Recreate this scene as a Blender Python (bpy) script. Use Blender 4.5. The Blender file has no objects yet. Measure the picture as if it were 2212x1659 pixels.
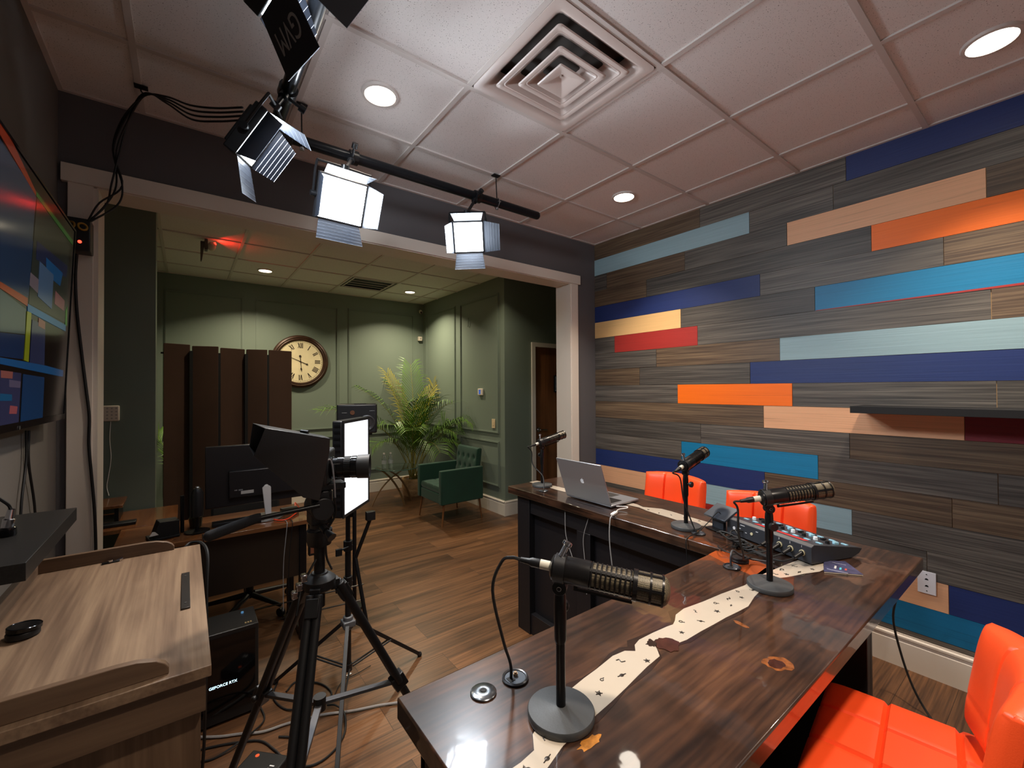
import bpy, bmesh, math, random
from mathutils import Vector, Matrix, Euler
random.seed(7)
PI=math.pi
C=bpy.context.scene.collection
scn=bpy.context.scene
# ---------------------------------------------------------------- camera frame
CAM=Vector((0,0,1.5725)); FPX=926.81; CX,CY=1106.0,829.5
_y,_p,_r=0.650958772,0.0106697177,-0.00558870536
_f=Vector((math.sin(_y)*math.cos(_p),math.cos(_y)*math.cos(_p),math.sin(_p)))
_r0=Vector((math.cos(_y),-math.sin(_y),0)); _u0=_r0.cross(_f)
_R=_r0*math.cos(_r)+_u0*math.sin(_r); _U=_u0*math.cos(_r)-_r0*math.sin(_r)
def _ray(x,y): return _f+_R*((x-CX)/FPX)-_U*((y-CY)/FPX)
def _on(a,v,x,y):
    d=_ray(x,y); return CAM+d*((v-CAM[a])/d[a])
def PX(v,x,y): return _on(0,v,x,y)      # point on the plane X = v seen at a pixel of the photograph
def PY(v,x,y): return _on(1,v,x,y)
def PZ(v,x,y): return _on(2,v,x,y)
def AT(d,x,y): return CAM+_ray(x,y)*d   # point at view depth d
cd=bpy.data.cameras.new('camera'); cam=bpy.data.objects.new('camera',cd); C.objects.link(cam)
cam.matrix_world=Matrix(((_R.x,_U.x,-_f.x,0),(_R.y,_U.y,-_f.y,0),(_R.z,_U.z,-_f.z,CAM.z),(0,0,0,1)))
cd.sensor_width=36; cd.lens=36*FPX/2212; cd.clip_start=0.02; cd.clip_end=60
scn.camera=cam
# ---------------------------------------------------------------- materials
def _set(b,k,v):
    if k in b.inputs: b.inputs[k].default_value=v
def srgb(r,g,b):
    f=lambda c:(c/255/12.92 if c/255<=0.04045 else ((c/255+0.055)/1.055)**2.4)
    return (f(r),f(g),f(b),1)
MATS={}
def M(name,col,rough=0.5,metal=0.0,coat=0.0,coatr=0.05,emit=None,es=0,trans=0,ior=1.45,bump=0,bscale=60,var=0,vscale=8,stretch=(1,1,1),spec=0.5,alpha=1,sheen=0):
    if name in MATS: return MATS[name]
    m=bpy.data.materials.new(name); m.use_nodes=True; nt=m.node_tree; b=nt.nodes['Principled BSDF']
    if len(col)==3: col=(*col,1)
    _set(b,'Base Color',col);_set(b,'Roughness',rough);_set(b,'Metallic',metal);_set(b,'Coat Weight',coat);_set(b,'Coat Roughness',coatr)
    _set(b,'Transmission Weight',trans);_set(b,'IOR',ior);_set(b,'Specular IOR Level',spec);_set(b,'Alpha',alpha);_set(b,'Sheen Weight',sheen)
    if emit: _set(b,'Emission Color',(*emit[:3],1));_set(b,'Emission Strength',es)
    tc=nt.nodes.new('ShaderNodeTexCoord'); mp=nt.nodes.new('ShaderNodeMapping'); mp.inputs['Scale'].default_value=stretch
    nt.links.new(tc.outputs['Object'],mp.inputs['Vector'])
    if var:
        n=nt.nodes.new('ShaderNodeTexNoise'); n.inputs['Scale'].default_value=vscale; n.inputs['Detail'].default_value=5
        nt.links.new(mp.outputs[0],n.inputs['Vector'])
        h=nt.nodes.new('ShaderNodeHueSaturation'); h.inputs['Color'].default_value=col
        mr=nt.nodes.new('ShaderNodeMapRange'); mr.inputs[1].default_value=0.25; mr.inputs[2].default_value=0.75
        mr.inputs['To Min'].default_value=1-var; mr.inputs['To Max'].default_value=1+var
        nt.links.new(n.outputs['Fac'],mr.inputs['Value']); nt.links.new(mr.outputs['Result'],h.inputs['Value'])
        nt.links.new(h.outputs['Color'],b.inputs['Base Color'])
    if bump:
        n=nt.nodes.new('ShaderNodeTexNoise'); n.inputs['Scale'].default_value=bscale; n.inputs['Detail'].default_value=4
        nt.links.new(mp.outputs[0],n.inputs['Vector'])
        bp=nt.nodes.new('ShaderNodeBump'); bp.inputs['Strength'].default_value=bump; bp.inputs['Distance'].default_value=0.002
        nt.links.new(n.outputs['Fac'],bp.inputs['Height']); nt.links.new(bp.outputs['Normal'],b.inputs['Normal'])
    MATS[name]=m; return m
def ramp(nt,stops):
    r=nt.nodes.new('ShaderNodeValToRGB'); e=r.color_ramp.elements
    while len(e)>1: e.remove(e[0])
    e[0].position=stops[0][0]; e[0].color=stops[0][1]
    for p,c in stops[1:]:
        x=e.new(p); x.color=c
    return r
def wood(name,stops,along='X',scale=3.0,long=0.12,rough=0.4,coat=0,coatr=0.03,planks=None,bump=0.15,island=0.0,fine=0.35,knots=0,mortar=(0.02,0.01,0.006,1),rv=0):
    """grain running along an axis; planks=(length,width) adds boards with their own tone and a groove"""
    m=bpy.data.materials.new(name); m.use_nodes=True; nt=m.node_tree; L=nt.links.new; N=nt.nodes.new; b=nt.nodes['Principled BSDF']
    tc=N('ShaderNodeTexCoord'); 
    sc={'X':(long,1,1),'Y':(1,long,1),'Z':(1,1,long)}[along]
    src=tc.outputs['Object']
    off=None
    if planks:
        br=N('ShaderNodeTexBrick'); br.inputs['Scale'].default_value=1; br.inputs['Brick Width'].default_value=planks[0]; br.inputs['Row Height'].default_value=planks[1]
        br.inputs['Mortar Size'].default_value=0.0012; br.inputs['Mortar Smooth'].default_value=0.2; br.offset=0.37; br.offset_frequency=2; br.squash=1
        br.inputs['Color1'].default_value=(0,0,0,1); br.inputs['Color2'].default_value=(1,1,1,1); br.inputs['Mortar'].default_value=(0.5,0.5,0.5,1)
        if along=='Y':
            mp0=N('ShaderNodeMapping'); mp0.inputs['Rotation'].default_value=(0,0,PI/2); L(src,mp0.inputs[0]); L(mp0.outputs[0],br.inputs['Vector'])
        else: L(src,br.inputs['Vector'])
        va=N('ShaderNodeVectorMath'); va.operation='MULTIPLY_ADD'; va.inputs[1].default_value=(7.3,3.1,5.7); L(br.outputs['Color'],va.inputs[0]); L(src,va.inputs[2]); src2=va.outputs[0]; off=br
    else: src2=src
    if island:
        ge=N('ShaderNodeNewGeometry'); cx=N('ShaderNodeCombineXYZ'); 
        mu=N('ShaderNodeMath'); mu.operation='MULTIPLY'; mu.inputs[1].default_value=37.0; L(ge.outputs['Random Per Island'],mu.inputs[0])
        for k in range(3): L(mu.outputs[0],cx.inputs[k])
        va=N('ShaderNodeVectorMath'); va.operation='ADD'; L(cx.outputs[0],va.inputs[0]); L(src2,va.inputs[1]); src2=va.outputs[0]
    mp=N('ShaderNodeMapping'); mp.inputs['Scale'].default_value=sc; L(src2,mp.inputs[0])
    n1=N('ShaderNodeTexNoise'); n1.inputs['Scale'].default_value=scale; n1.inputs['Detail'].default_value=6; n1.inputs['Roughness'].default_value=0.6; n1.inputs['Distortion'].default_value=0.9; L(mp.outputs[0],n1.inputs['Vector'])
    n2=N('ShaderNodeTexNoise'); n2.inputs['Scale'].default_value=scale*14; n2.inputs['Detail'].default_value=3; 
    mp2=N('ShaderNodeMapping'); mp2.inputs['Scale'].default_value=tuple((s*0.35 if s!=1 else 1) for s in sc); L(src2,mp2.inputs[0]); L(mp2.outputs[0],n2.inputs['Vector'])
    mx=N('ShaderNodeMath'); mx.operation='MULTIPLY_ADD'; mx.inputs[1].default_value=fine; L(n2.outputs['Fac'],mx.inputs[0])
    s2=N('ShaderNodeMath'); s2.operation='MULTIPLY_ADD'; s2.inputs[1].default_value=1-fine*0.6; s2.inputs[2].default_value=-0.08; L(n1.outputs['Fac'],s2.inputs[0]); L(s2.outputs[0],mx.inputs[2])
    rp=ramp(nt,stops); L(mx.outputs[0],rp.inputs[0]); col=rp.outputs[0]
    if off is not None or island:
        hs=N('ShaderNodeHueSaturation'); mr=N('ShaderNodeMapRange'); 
        amt=island if island else 0.2
        mr.inputs['To Min'].default_value=1-amt; mr.inputs['To Max'].default_value=1+amt
        L((off.outputs['Color'] if off is not None else ge.outputs['Random Per Island']),mr.inputs['Value']); L(mr.outputs[0],hs.inputs['Value']); L(col,hs.inputs['Color']); col=hs.outputs[0]
    if off is not None:
        mm=N('ShaderNodeMix'); mm.data_type='RGBA'; L(off.outputs['Fac'],mm.inputs[0]); L(col,mm.inputs[6]); mm.inputs[7].default_value=mortar; col=mm.outputs[2]
    L(col,b.inputs['Base Color'])
    _set(b,'Coat Weight',coat);_set(b,'Coat Roughness',coatr)
    if rv:
        mr=N('ShaderNodeMapRange'); mr.inputs['To Min'].default_value=rough-rv; mr.inputs['To Max'].default_value=rough+rv; L(n1.outputs['Fac'],mr.inputs['Value']); L(mr.outputs[0],b.inputs['Roughness'])
    else: _set(b,'Roughness',rough)
    if bump:
        bp=N('ShaderNodeBump'); bp.inputs['Strength'].default_value=bump; bp.inputs['Distance'].default_value=0.002
        if off is not None:
            sb=N('ShaderNodeMath'); sb.operation='SUBTRACT'; L(mx.outputs[0],sb.inputs[0]); L(off.outputs['Fac'],sb.inputs[1]); L(sb.outputs[0],bp.inputs['Height'])
        else: L(mx.outputs[0],bp.inputs['Height'])
        L(bp.outputs['Normal'],b.inputs['Normal'])
    MATS[name]=m; return m
# ---------------------------------------------------------------- mesh builder
def V(*a): return Vector(a)
def frame(d):
    d=d.normalized(); a=Vector((0,0,1)) if abs(d.z)<0.9 else Vector((1,0,0))
    x=d.cross(a).normalized(); return x,d.cross(x).normalized(),d
def spline(pts,n=8):
    pts=[Vector(p) for p in pts]
    if len(pts)<3: return pts
    P=[pts[0]*2-pts[1]]+pts+[pts[-1]*2-pts[-2]]; out=[]
    for i in range(1,len(P)-2):
        for k in range(n):
            t=k/n; a,b,c,d=P[i-1],P[i],P[i+1],P[i+2]
            out.append(0.5*((2*b)+(c-a)*t+(2*a-5*b+4*c-d)*t*t+(3*b-a-3*c+d)*t**3))
    out.append(pts[-1]); return out
class MB:
    def __init__(s): s.v=[]; s.f=[]; s.m=[]; s.mi=0; s.T=None
    def mat(s,i): s.mi=i; return s
    def add(s,vs,fs):
        o=len(s.v)
        for p in vs:
            p=Vector(p); s.v.append(s.T@p if s.T else p)
        for f in fs: s.f.append([o+i for i in f]); s.m.append(s.mi)
        return s
    def box(s,x0,y0,z0,x1,y1,z1):
        v=[(x,y,z) for z in (z0,z1) for y in (y0,y1) for x in (x0,x1)]
        return s.add(v,[(0,2,3,1),(4,5,7,6),(0,1,5,4),(2,6,7,3),(0,4,6,2),(1,3,7,5)])
    def cbox(s,c,sz,R=None):
        c=Vector(c); h=Vector(sz)/2; v=[]
        for z in (-1,1):
            for y in (-1,1):
                for x in (-1,1):
                    p=Vector((x*h.x,y*h.y,z*h.z)); v.append(c+(R@p if R else p))
        return s.add(v,[(0,2,3,1),(4,5,7,6),(0,1,5,4),(2,6,7,3),(0,4,6,2),(1,3,7,5)])
    def cyl(s,a,b,r0,r1=None,n=16,caps=True):
        a=Vector(a);b=Vector(b); r1=r0 if r1 is None else r1; x,y,d=frame(b-a); vs=[]
        for p,r in ((a,r0),(b,r1)):
            for k in range(n):
                t=2*PI*k/n; vs.append(p+x*(r*math.cos(t))+y*(r*math.sin(t)))
        fs=[(k,(k+1)%n,n+(k+1)%n,n+k) for k in range(n)]
        if caps: fs+=[tuple(range(n))[::-1],tuple(range(n,2*n))]
        return s.add(vs,fs)
    def lathe(s,o,d,prof,n=24,close=True):
        o=Vector(o); x,y,d=frame(Vector(d)); vs=[];fs=[]
        for h,r in prof:
            for k in range(n):
                t=2*PI*k/n; vs.append(o+d*h+x*(r*math.cos(t))+y*(r*math.sin(t)))
        for i in range(len(prof)-1):
            for k in range(n): fs.append((i*n+k,i*n+(k+1)%n,(i+1)*n+(k+1)%n,(i+1)*n+k))
        if close: fs+=[tuple(range(n))[::-1],tuple(range((len(prof)-1)*n,len(prof)*n))]
        return s.add(vs,fs)
    def tube(s,pts,r,n=8,sm=6,taper=None):
        P=spline(pts,sm) if sm else [Vector(p) for p in pts]
        vs=[];fs=[]; up=None; m=len(P)
        for i,p in enumerate(P):
            d=(P[min(i+1,m-1)]-P[max(i-1,0)]).normalized()
            if up is None: x,y,_=frame(d)
            else:
                x=(up-d*up.dot(d)); x=x.normalized() if x.length>1e-6 else frame(d)[0]; y=d.cross(x)
            up=x; rr=r if taper is None else r*(1+(taper-1)*i/(m-1))
            for k in range(n):
                t=2*PI*k/n; vs.append(p+x*(rr*math.cos(t))+y*(rr*math.sin(t)))
        for i in range(m-1):
            for k in range(n): fs.append((i*n+k,i*n+(k+1)%n,(i+1)*n+(k+1)%n,(i+1)*n+k))
        fs+=[tuple(range(n))[::-1],tuple(range((m-1)*n,m*n))]
        return s.add(vs,fs)
    def torus(s,c,d,R,r,n=24,k=8):
        c=Vector(c);x,y,d=frame(Vector(d)); vs=[];fs=[]
        for i in range(n):
            t=2*PI*i/n; q=x*math.cos(t)+y*math.sin(t)
            for j in range(k):
                u=2*PI*j/k; vs.append(c+q*(R+r*math.cos(u))+d*(r*math.sin(u)))
        for i in range(n):
            for j in range(k): fs.append((i*k+j,((i+1)%n)*k+j,((i+1)%n)*k+(j+1)%k,i*k+(j+1)%k))
        return s.add(vs,fs)
    def prism(s,poly,a,b):
        """poly: list of 3D points; extruded from offset a to offset b (vectors)"""
        n=len(poly); a=Vector(a);b=Vector(b)
        vs=[Vector(p)+a for p in poly]+[Vector(p)+b for p in poly]
        fs=[tuple(range(n))[::-1],tuple(range(n,2*n))]+[(k,(k+1)%n,n+(k+1)%n,n+k) for k in range(n)]
        return s.add(vs,fs)
    def sphere(s,c,r,n=12,k=8,sc=(1,1,1)):
        c=Vector(c); vs=[];fs=[]
        for i in range(k+1):
            a=PI*i/k
            for j in range(n):
                b=2*PI*j/n; vs.append(c+Vector((r*math.sin(a)*math.cos(b)*sc[0],r*math.sin(a)*math.sin(b)*sc[1],r*math.cos(a)*sc[2])))
        for i in range(k):
            for j in range(n): fs.append((i*n+j,i*n+(j+1)%n,(i+1)*n+(j+1)%n,(i+1)*n+j))
        return s.add(vs,fs)
    def grid(s,fn,nu,nv):
        vs=[fn(i/nu,j/nv) for j in range(nv+1) for i in range(nu+1)]
        return s.add(vs,[(j*(nu+1)+i,j*(nu+1)+i+1,(j+1)*(nu+1)+i+1,(j+1)*(nu+1)+i) for j in range(nv) for i in range(nu)])
    def build(s,name,mats,parent=None,world=False,bevel=0,smooth=None,subsurf=0,seg=2,merge=False):
        me=bpy.data.meshes.new(name); v=s.v
        if world and parent is not None:
            Mi=(Matrix.Translation(parent.location)@parent.rotation_euler.to_matrix().to_4x4()).inverted(); v=[Mi@p for p in v]
        me.from_pydata([tuple(p) for p in v],[],s.f); 
        if not isinstance(mats,(list,tuple)): mats=[mats]
        for m in mats: me.materials.append(m)
        me.polygons.foreach_set('material_index',s.m)
        bm=bmesh.new(); bm.from_mesh(me)
        if merge: bmesh.ops.remove_doubles(bm,verts=bm.verts,dist=1e-5)
        bmesh.ops.recalc_face_normals(bm,faces=bm.faces); bm.to_mesh(me); bm.free()
        me.update()
        o=bpy.data.objects.new(name,me); C.objects.link(o)
        if parent is not None: o.parent=parent
        if smooth is None: smooth=bool(s.f) and (bevel>0 or subsurf or len(s.f)>12)
        if smooth:
            me.polygons.foreach_set('use_smooth',[True]*len(me.polygons))
            try: me.set_sharp_from_angle(angle=math.radians(38))
            except Exception: pass
        if bevel:
            b=o.modifiers.new('bevel','BEVEL'); b.width=bevel; b.segments=seg; b.limit_method='ANGLE'; b.angle_limit=math.radians(40)
        if subsurf:
            b=o.modifiers.new('sub','SUBSURF'); b.levels=subsurf; b.render_levels=subsurf
        me.update(); return o
def thing(name,label,cat,loc=(0,0,0),rotz=0,group=None,rot=None):
    o=bpy.data.objects.new(name,None); C.objects.link(o); o.location=Vector(loc); o.rotation_euler=rot if rot else (0,0,rotz); o.empty_display_size=0.05
    o['label']=label; o['category']=cat
    if group: o['group']=group
    return o
def tag(o,label,cat,group=None,kind=None):
    o['label']=label; o['category']=cat
    if group: o['group']=group
    if kind: o['kind']=kind
    return o
def struct(o,label=None,cat=None):
    o['kind']='structure'
    if label: o['label']=label
    if cat: o['category']=cat
    return o
def dup(root,loc,rot,label):
    r=root.copy(); C.objects.link(r); r.location=loc; r.rotation_euler=rot; r['label']=label
    for ch in root.children:
        c=ch.copy(); C.objects.link(c); c.parent=r
        for g in ch.children:
            d=g.copy(); C.objects.link(d); d.parent=c
    return r
def text_obj(name,body,size,mat,parent,loc,rot,extrude=0.0004,align='CENTER'):
    cu=bpy.data.curves.new(name,'FONT'); cu.body=body; cu.size=size; cu.extrude=extrude; cu.align_x=align; cu.align_y='CENTER'
    t=bpy.data.objects.new(name,cu); C.objects.link(t)
    dg=bpy.context.evaluated_depsgraph_get(); me=bpy.data.meshes.new_from_object(t.evaluated_get(dg))
    bpy.data.objects.remove(t); me.materials.clear(); me.materials.append(mat)
    o=bpy.data.objects.new(name,me); C.objects.link(o)
    if parent is not None: o.parent=parent
    o.location=loc; o.rotation_euler=rot; return o
def cable(name,pts,r,mat,label,cat='cable',group=None,n=6,sm=6):
    o=MB().tube(pts,r,n,sm).build(name,mat); tag(o,label,cat,group); return o
def pad(mb,pos,nu=28,nv=20,t=0.05,gu=(),gv=(),gd=0.5,gw=0.05,p=4.0,back=0.6):
    """cushion: pos(u,v,h) maps -1..1 surface coords and height; seams at gu, gv"""
    def e(a): return max(0.0,1-abs(a)**p)**(1/p)
    def groove(u,v):
        g=1.0
        for q in gu: g-=gd*math.exp(-((u-q)/gw)**2)*0.5
        for q in gv: g-=gd*math.exp(-((v-q)/gw)**2)*0.5
        return max(g,0.25)
    def uu(i,n):
        a=-1+2*i/n; return math.sin(a*PI/2)*0.35+a*0.65
    vs=[];fs=[]
    for side in (1,-1):
        for j in range(nv+1):
            for i in range(nu+1):
                u=uu(i,nu);v=uu(j,nv); E=e(u)*e(v)
                h=t*E*(groove(u,v) if side==1 else 1)
                vs.append(pos(u,v,h if side==1 else -h*back))
    W=nu+1; off=W*(nv+1)
    for j in range(nv):
        for i in range(nu):
            a=j*W+i; fs.append((a,a+1,a+W+1,a+W)); a+=off; fs.append((a,a+W,a+W+1,a+1))
    mb.add(vs,fs); return mb
# ================================================================ materials in use
ZC=2.98
XR=3.21; XL=-0.475; YB=2.86; YB2=3.02; YN=-2.3
floor_m=wood('floor_wood',[(0.26,srgb(32,20,13)),(0.42,srgb(70,46,29)),(0.56,srgb(96,64,40)),(0.8,srgb(130,91,60))],'X',6.5,0.08,0.34,planks=(1.22,0.192),bump=0.3,fine=0.5,rv=0.07)
grey_wall=M('grey_wall_paint',srgb(90,87,89),0.75,bump=0.15,bscale=120)
left_wall_m=M('left_wall_paint',srgb(104,98,92),0.75,bump=0.15,bscale=120)
green_wall=M('sage_wall_paint',srgb(114,125,113),0.5,bump=0.12,bscale=150)
white_trim=M('white_trim_paint',srgb(216,206,194),0.4)
ceil_grid=M('ceiling_grid_white',srgb(204,194,188),0.5)
black_pl=M('black_plastic',srgb(22,22,24),0.42)
black_matte=M('black_matte',srgb(16,16,17),0.65)
black_metal=M('black_metal',srgb(20,20,22),0.32,metal=0.3)
black_gloss=M('black_gloss',srgb(12,12,14),0.12)
rubber=M('black_rubber',srgb(18,18,19),0.55)
chrome=M('chrome',srgb(200,200,205),0.15,metal=1)
steel=M('brushed_steel',srgb(160,160,162),0.32,metal=1)
foam=M('black_foam',srgb(26,26,30),0.9,bump=0.5,bscale=900)
def tile_material():
    m=bpy.data.materials.new('acoustic_tile'); m.use_nodes=True; nt=m.node_tree; N=nt.nodes.new; L=nt.links.new; b=nt.nodes['Principled BSDF']
    tc=N('ShaderNodeTexCoord'); n=N('ShaderNodeTexNoise'); n.inputs['Scale'].default_value=230; n.inputs['Detail'].default_value=1; L(tc.outputs['Object'],n.inputs['Vector'])
    r=ramp(nt,[(0.0,srgb(124,114,108)),(0.27,srgb(132,122,116)),(0.33,srgb(222,214,210)),(1.0,srgb(228,220,216))]); L(n.outputs['Fac'],r.inputs[0]); L(r.outputs[0],b.inputs['Base Color'])
    b.inputs['Roughness'].default_value=0.9
    bp=N('ShaderNodeBump'); bp.inputs['Strength'].default_value=0.25; bp.inputs['Distance'].default_value=0.002; L(r.outputs[0],bp.inputs['Height']); L(bp.outputs['Normal'],b.inputs['Normal'])
    return m
tile_m=tile_material()
# ================================================================ floor and ceiling
XG=4.7; YF=6.56
struct(MB().box(-1.4,YN,-0.05,XG,YF+0.1,0).build('floor',floor_m))
def ceiling():
    mb=MB(); gx=[0.4354+0.6096*k for k in range(-3,8)]
    def room(x0,x1,y0,y1,gy,holes):
        xs=[x0]+[g for g in gx if x0+0.03<g<x1-0.03]+[x1]; ys=[y0]+[g for g in gy if y0+0.03<g<y1-0.03]+[y1]
        for i in range(len(xs)-1):
            for j in range(len(ys)-1):
                mx,my=(xs[i]+xs[i+1])/2,(ys[j]+ys[j+1])/2
                if any(hx0<mx<hx1 and hy0<my<hy1 for hx0,hx1,hy0,hy1 in holes): continue
                mb.mat(0).box(xs[i],ys[j],ZC+0.006,xs[i+1],ys[j+1],ZC+0.02)
        mb.mat(1)
        w=0.012
        for x in xs[1:-1]: mb.box(x-w,y0,ZC-0.002,x+w,y1,ZC+0.008)
        for y in ys[1:-1]: mb.box(x0,y-w,ZC-0.0025,x1,y+w,ZC+0.0075)
        for x in (x0,x1): mb.box(x-w*1.6,y0,ZC-0.002,x+w*1.6,y1,ZC+0.008)
        for y in (y0,y1): mb.box(x0,y-w*1.6,ZC-0.0023,x1,y+w*1.6,ZC+0.0077)
    gy1=[1.696+0.6096*k for k in range(-7,2)]; gy2=[4.83+0.6096*k for k in range(-3,4)]
    room(XL,XR,YN,YB,gy1,[(1.045,1.655,1.696-0.6096,1.696)])
    room(-1.3,XG,YB2,YF,gy2,[(1.655,2.264,5.44,6.05)])
    mb.mat(0).box(-1.4,YN-0.1,ZC+0.25,XG+0.1,YF+0.1,ZC+0.28)
    struct(mb.build('ceiling',[tile_m,ceil_grid],smooth=False))
ceiling()
# ================================================================ walls
W=MB()
# wall with the wide opening between the two rooms: strips left, right and above
W.box(-1.3,YB,0,-0.34,YB2,ZC+0.02).box(2.865,YB,0,XR,YB2,ZC+0.02).box(-0.34,YB,2.57,2.865,YB2,ZC+0.02)
struct(W.build('wall_back',grey_wall,smooth=False))
struct(MB().box(XL-0.1,YN,0,XL,YB,ZC+0.02).build('wall_left',left_wall_m,smooth=False))
struct(MB().box(XL-0.1,YN-0.1,0,XR+0.1,YN,ZC+0.02).build('wall_near',M('near_wall_paint',srgb(206,204,204),0.7),smooth=False))
gback=MB().box(-1.3,YB2,0,-0.34,YB2+0.012,ZC+0.02).box(2.865,YB2,0,XG,YB2+0.012,ZC+0.02).box(-0.34,YB2,2.57,2.865,YB2+0.012,ZC+0.02)
struct(gback.build('wall_back_green',green_wall,smooth=False))
struct(MB().box(-0.4,YF,0,3.3,YF+0.1,ZC+0.02).build('wall_far',green_wall,smooth=False))
struct(MB().box(-0.37,4.1,0,-0.27,YF,ZC+0.02).build('wall_far_left',green_wall,smooth=False))
struct(MB().box(-1.3,3.96,0,-0.168,4.12,ZC+0.02).build('wall_stub',green_wall,smooth=False))
struct(MB().box(-1.4,YB2,0,-1.3,4.0,ZC+0.02).build('wall_nook',green_wall,smooth=False))
struct(MB().box(3.149,4.285,0,3.3,YF,ZC+0.02).build('wall_side',green_wall,smooth=False))
struct(MB().box(3.3,4.285,0,3.635,4.40,ZC+0.02).box(4.40,4.285,0,XG,4.40,ZC+0.02).box(3.635,4.285,2.123,4.40,4.40,ZC+0.02).build('wall_door_side',green_wall,smooth=False))
struct(MB().box(XG,YB2,0,XG+0.1,4.4,ZC+0.02).build('wall_hall',green_wall,smooth=False))
# ---- plank wall on the right
WC={'navy':srgb(30,48,102),'blue':srgb(10,118,164),'teal':srgb(8,102,146),'pale':srgb(142,170,178),'peach':srgb(222,168,128),'tan':srgb(228,184,124),'orange':srgb(248,112,10),'red':srgb(160,44,38),'maroon':srgb(112,22,34)}
def plank_mat(n,c):
    d=tuple(x*0.62 for x in c[:3])+(1,); l=tuple(min(1,x*1.12) for x in c[:3])+(1,)
    return wood('plank_'+n,[(0.3,d),(0.45,c),(0.75,l)],'Y',9,0.05,0.5,bump=0.35,fine=0.75)
dark_pl=wood('plank_dark',[(0.25,srgb(36,33,31)),(0.5,srgb(72,67,62)),(0.8,srgb(114,107,98))],'Y',9,0.05,0.5,bump=0.4,island=0.22,fine=0.8)
brown_pl=wood('plank_brown',[(0.25,srgb(40,31,24)),(0.5,srgb(82,65,50)),(0.8,srgb(124,104,80))],'Y',9,0.05,0.5,bump=0.4,island=0.2,fine=0.8)
pm=[dark_pl,brown_pl]+[plank_mat(k,v) for k,v in WC.items()]; pidx={'d':0,'b':1}
for i,k in enumerate(WC): pidx[k]=i+2
pm.append(M('plank_gap',srgb(196,160,116),0.8))
ROWS=[  # far corner (Y=2.86) towards the camera: (colour, end Y)
 [('b',1.77),('d',0.834),('navy',-1.1),('d',-9)],
 [('pale',1.40),('d',0.9),('d',-0.6),('b',-9)],
 [('d',2.708),('b',1.9),('d',1.16),('peach',0.26),('b',-0.9),('d',-9)],
 [('b',2.265),('d',0.717),('orange',-0.8),('d',-9)],
 [('navy',1.333),('d',0.416),('b',-0.7),('d',-9)],
 [('tan',1.94),('d',1.005),('blue',-0.5),('d',-9)],
 [('d',2.619),('red',1.798),('d',0.25),('b',-0.9),('d',-9)],
 [('d',2.171),('b',1.212),('pale',-0.6),('d',-9)],
 [('b',2.343),('d',1.406),('navy',-1.0),('d',-9)],
 [('d',1.974),('orange',1.14),('d',0.237),('d',-1),('b',-9)],
 [('b',1.32),('peach',0.35),('maroon',-0.9),('d',-9)],
 [('d',1.779),('d',0.834),('b',-0.4),('d',-9)],
 [('d',1.945),('blue',0.999),('d',0.238),('d',-9)],
 [('navy',1.317),('b',0.4),('b',-0.8),('d',-9)],
 [('peach',2.1),('pale',0.828),('d',-0.3),('d',-9)],
 [('d',2.1),('red',1.45),('d',0.5),('d',-0.7),('b',-9)],
 [('d',1.3),('peach',0.418),('navy',-0.9),('d',-9)],
 [('teal',-0.4),('d',-9)],
 [('d',1.0),('d',-9)]]
def plank_wall():
    mb=MB(); h=0.1538; g=0.0013; random.seed(3)
    mb.mat(len(pm)-1).box(XR+0.006,YN,0,XR+0.1,YB,ZC+0.02)
    for k,row in enumerate(ROWS):
        zt=2.982-h*k; zb=zt-h; y=YB
        for c,ye in row:
            ye=max(ye,YN); 
            if ye>=y: continue
            t=random.uniform(0,0.0025)
            mb.mat(pidx[c]).box(XR-t,ye+g,zb+g*0.7,XR+0.02,y-g,zt-g*0.7 if k else ZC+0.02); y=ye
    # thin red board edge showing under the blue board
    mb.mat(pidx['red']).add([(XR-0.004,1.0,2.062),(XR-0.004,-0.5,2.075),(XR-0.004,-0.5,2.058),(XR-0.004,1.0,2.0585),(XR+0.01,1.0,2.062),(XR+0.01,-0.5,2.075),(XR+0.01,-0.5,2.058),(XR+0.01,1.0,2.0585)],[(0,1,2,3),(4,7,6,5),(0,4,5,1),(3,2,6,7),(0,3,7,4),(1,5,6,2)])
    struct(mb.build('wall_right',pm,smooth=False))
plank_wall()
# ---- baseboards
def baseprof(h=0.184):
    return [(0,0),(0.016,0),(0.016,h-0.045),(0.013,h-0.04),(0.013,h-0.028),(0.018,h-0.022),(0.018,h-0.012),(0.008,h-0.006),(0.008,h),(0,h)]
def baseboard(name,p0,p1,nrm,h=0.184):
    p0=Vector(p0);p1=Vector(p1);n=Vector(nrm); poly=[p0+n*a+Vector((0,0,b)) for a,b in baseprof(h)]
    return struct(MB().prism(poly,(0,0,0),p1-p0).build(name,white_trim,smooth=False))
baseboard('baseboard_right',(XR,YN,0),(XR,YB,0),(-1,0,0))
baseboard('baseboard_far',(-0.27,YF,0),(3.149,YF,0),(0,-1,0))
baseboard('baseboard_side',(3.149,4.27,0),(3.149,YF,0),(-1,0,0))
baseboard('baseboard_door_side',(3.131,4.285,0),(3.575,4.285,0),(0,-1,0))
baseboard('baseboard_left',(XL,YN,0),(XL,YB,0),(1,0,0))
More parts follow.
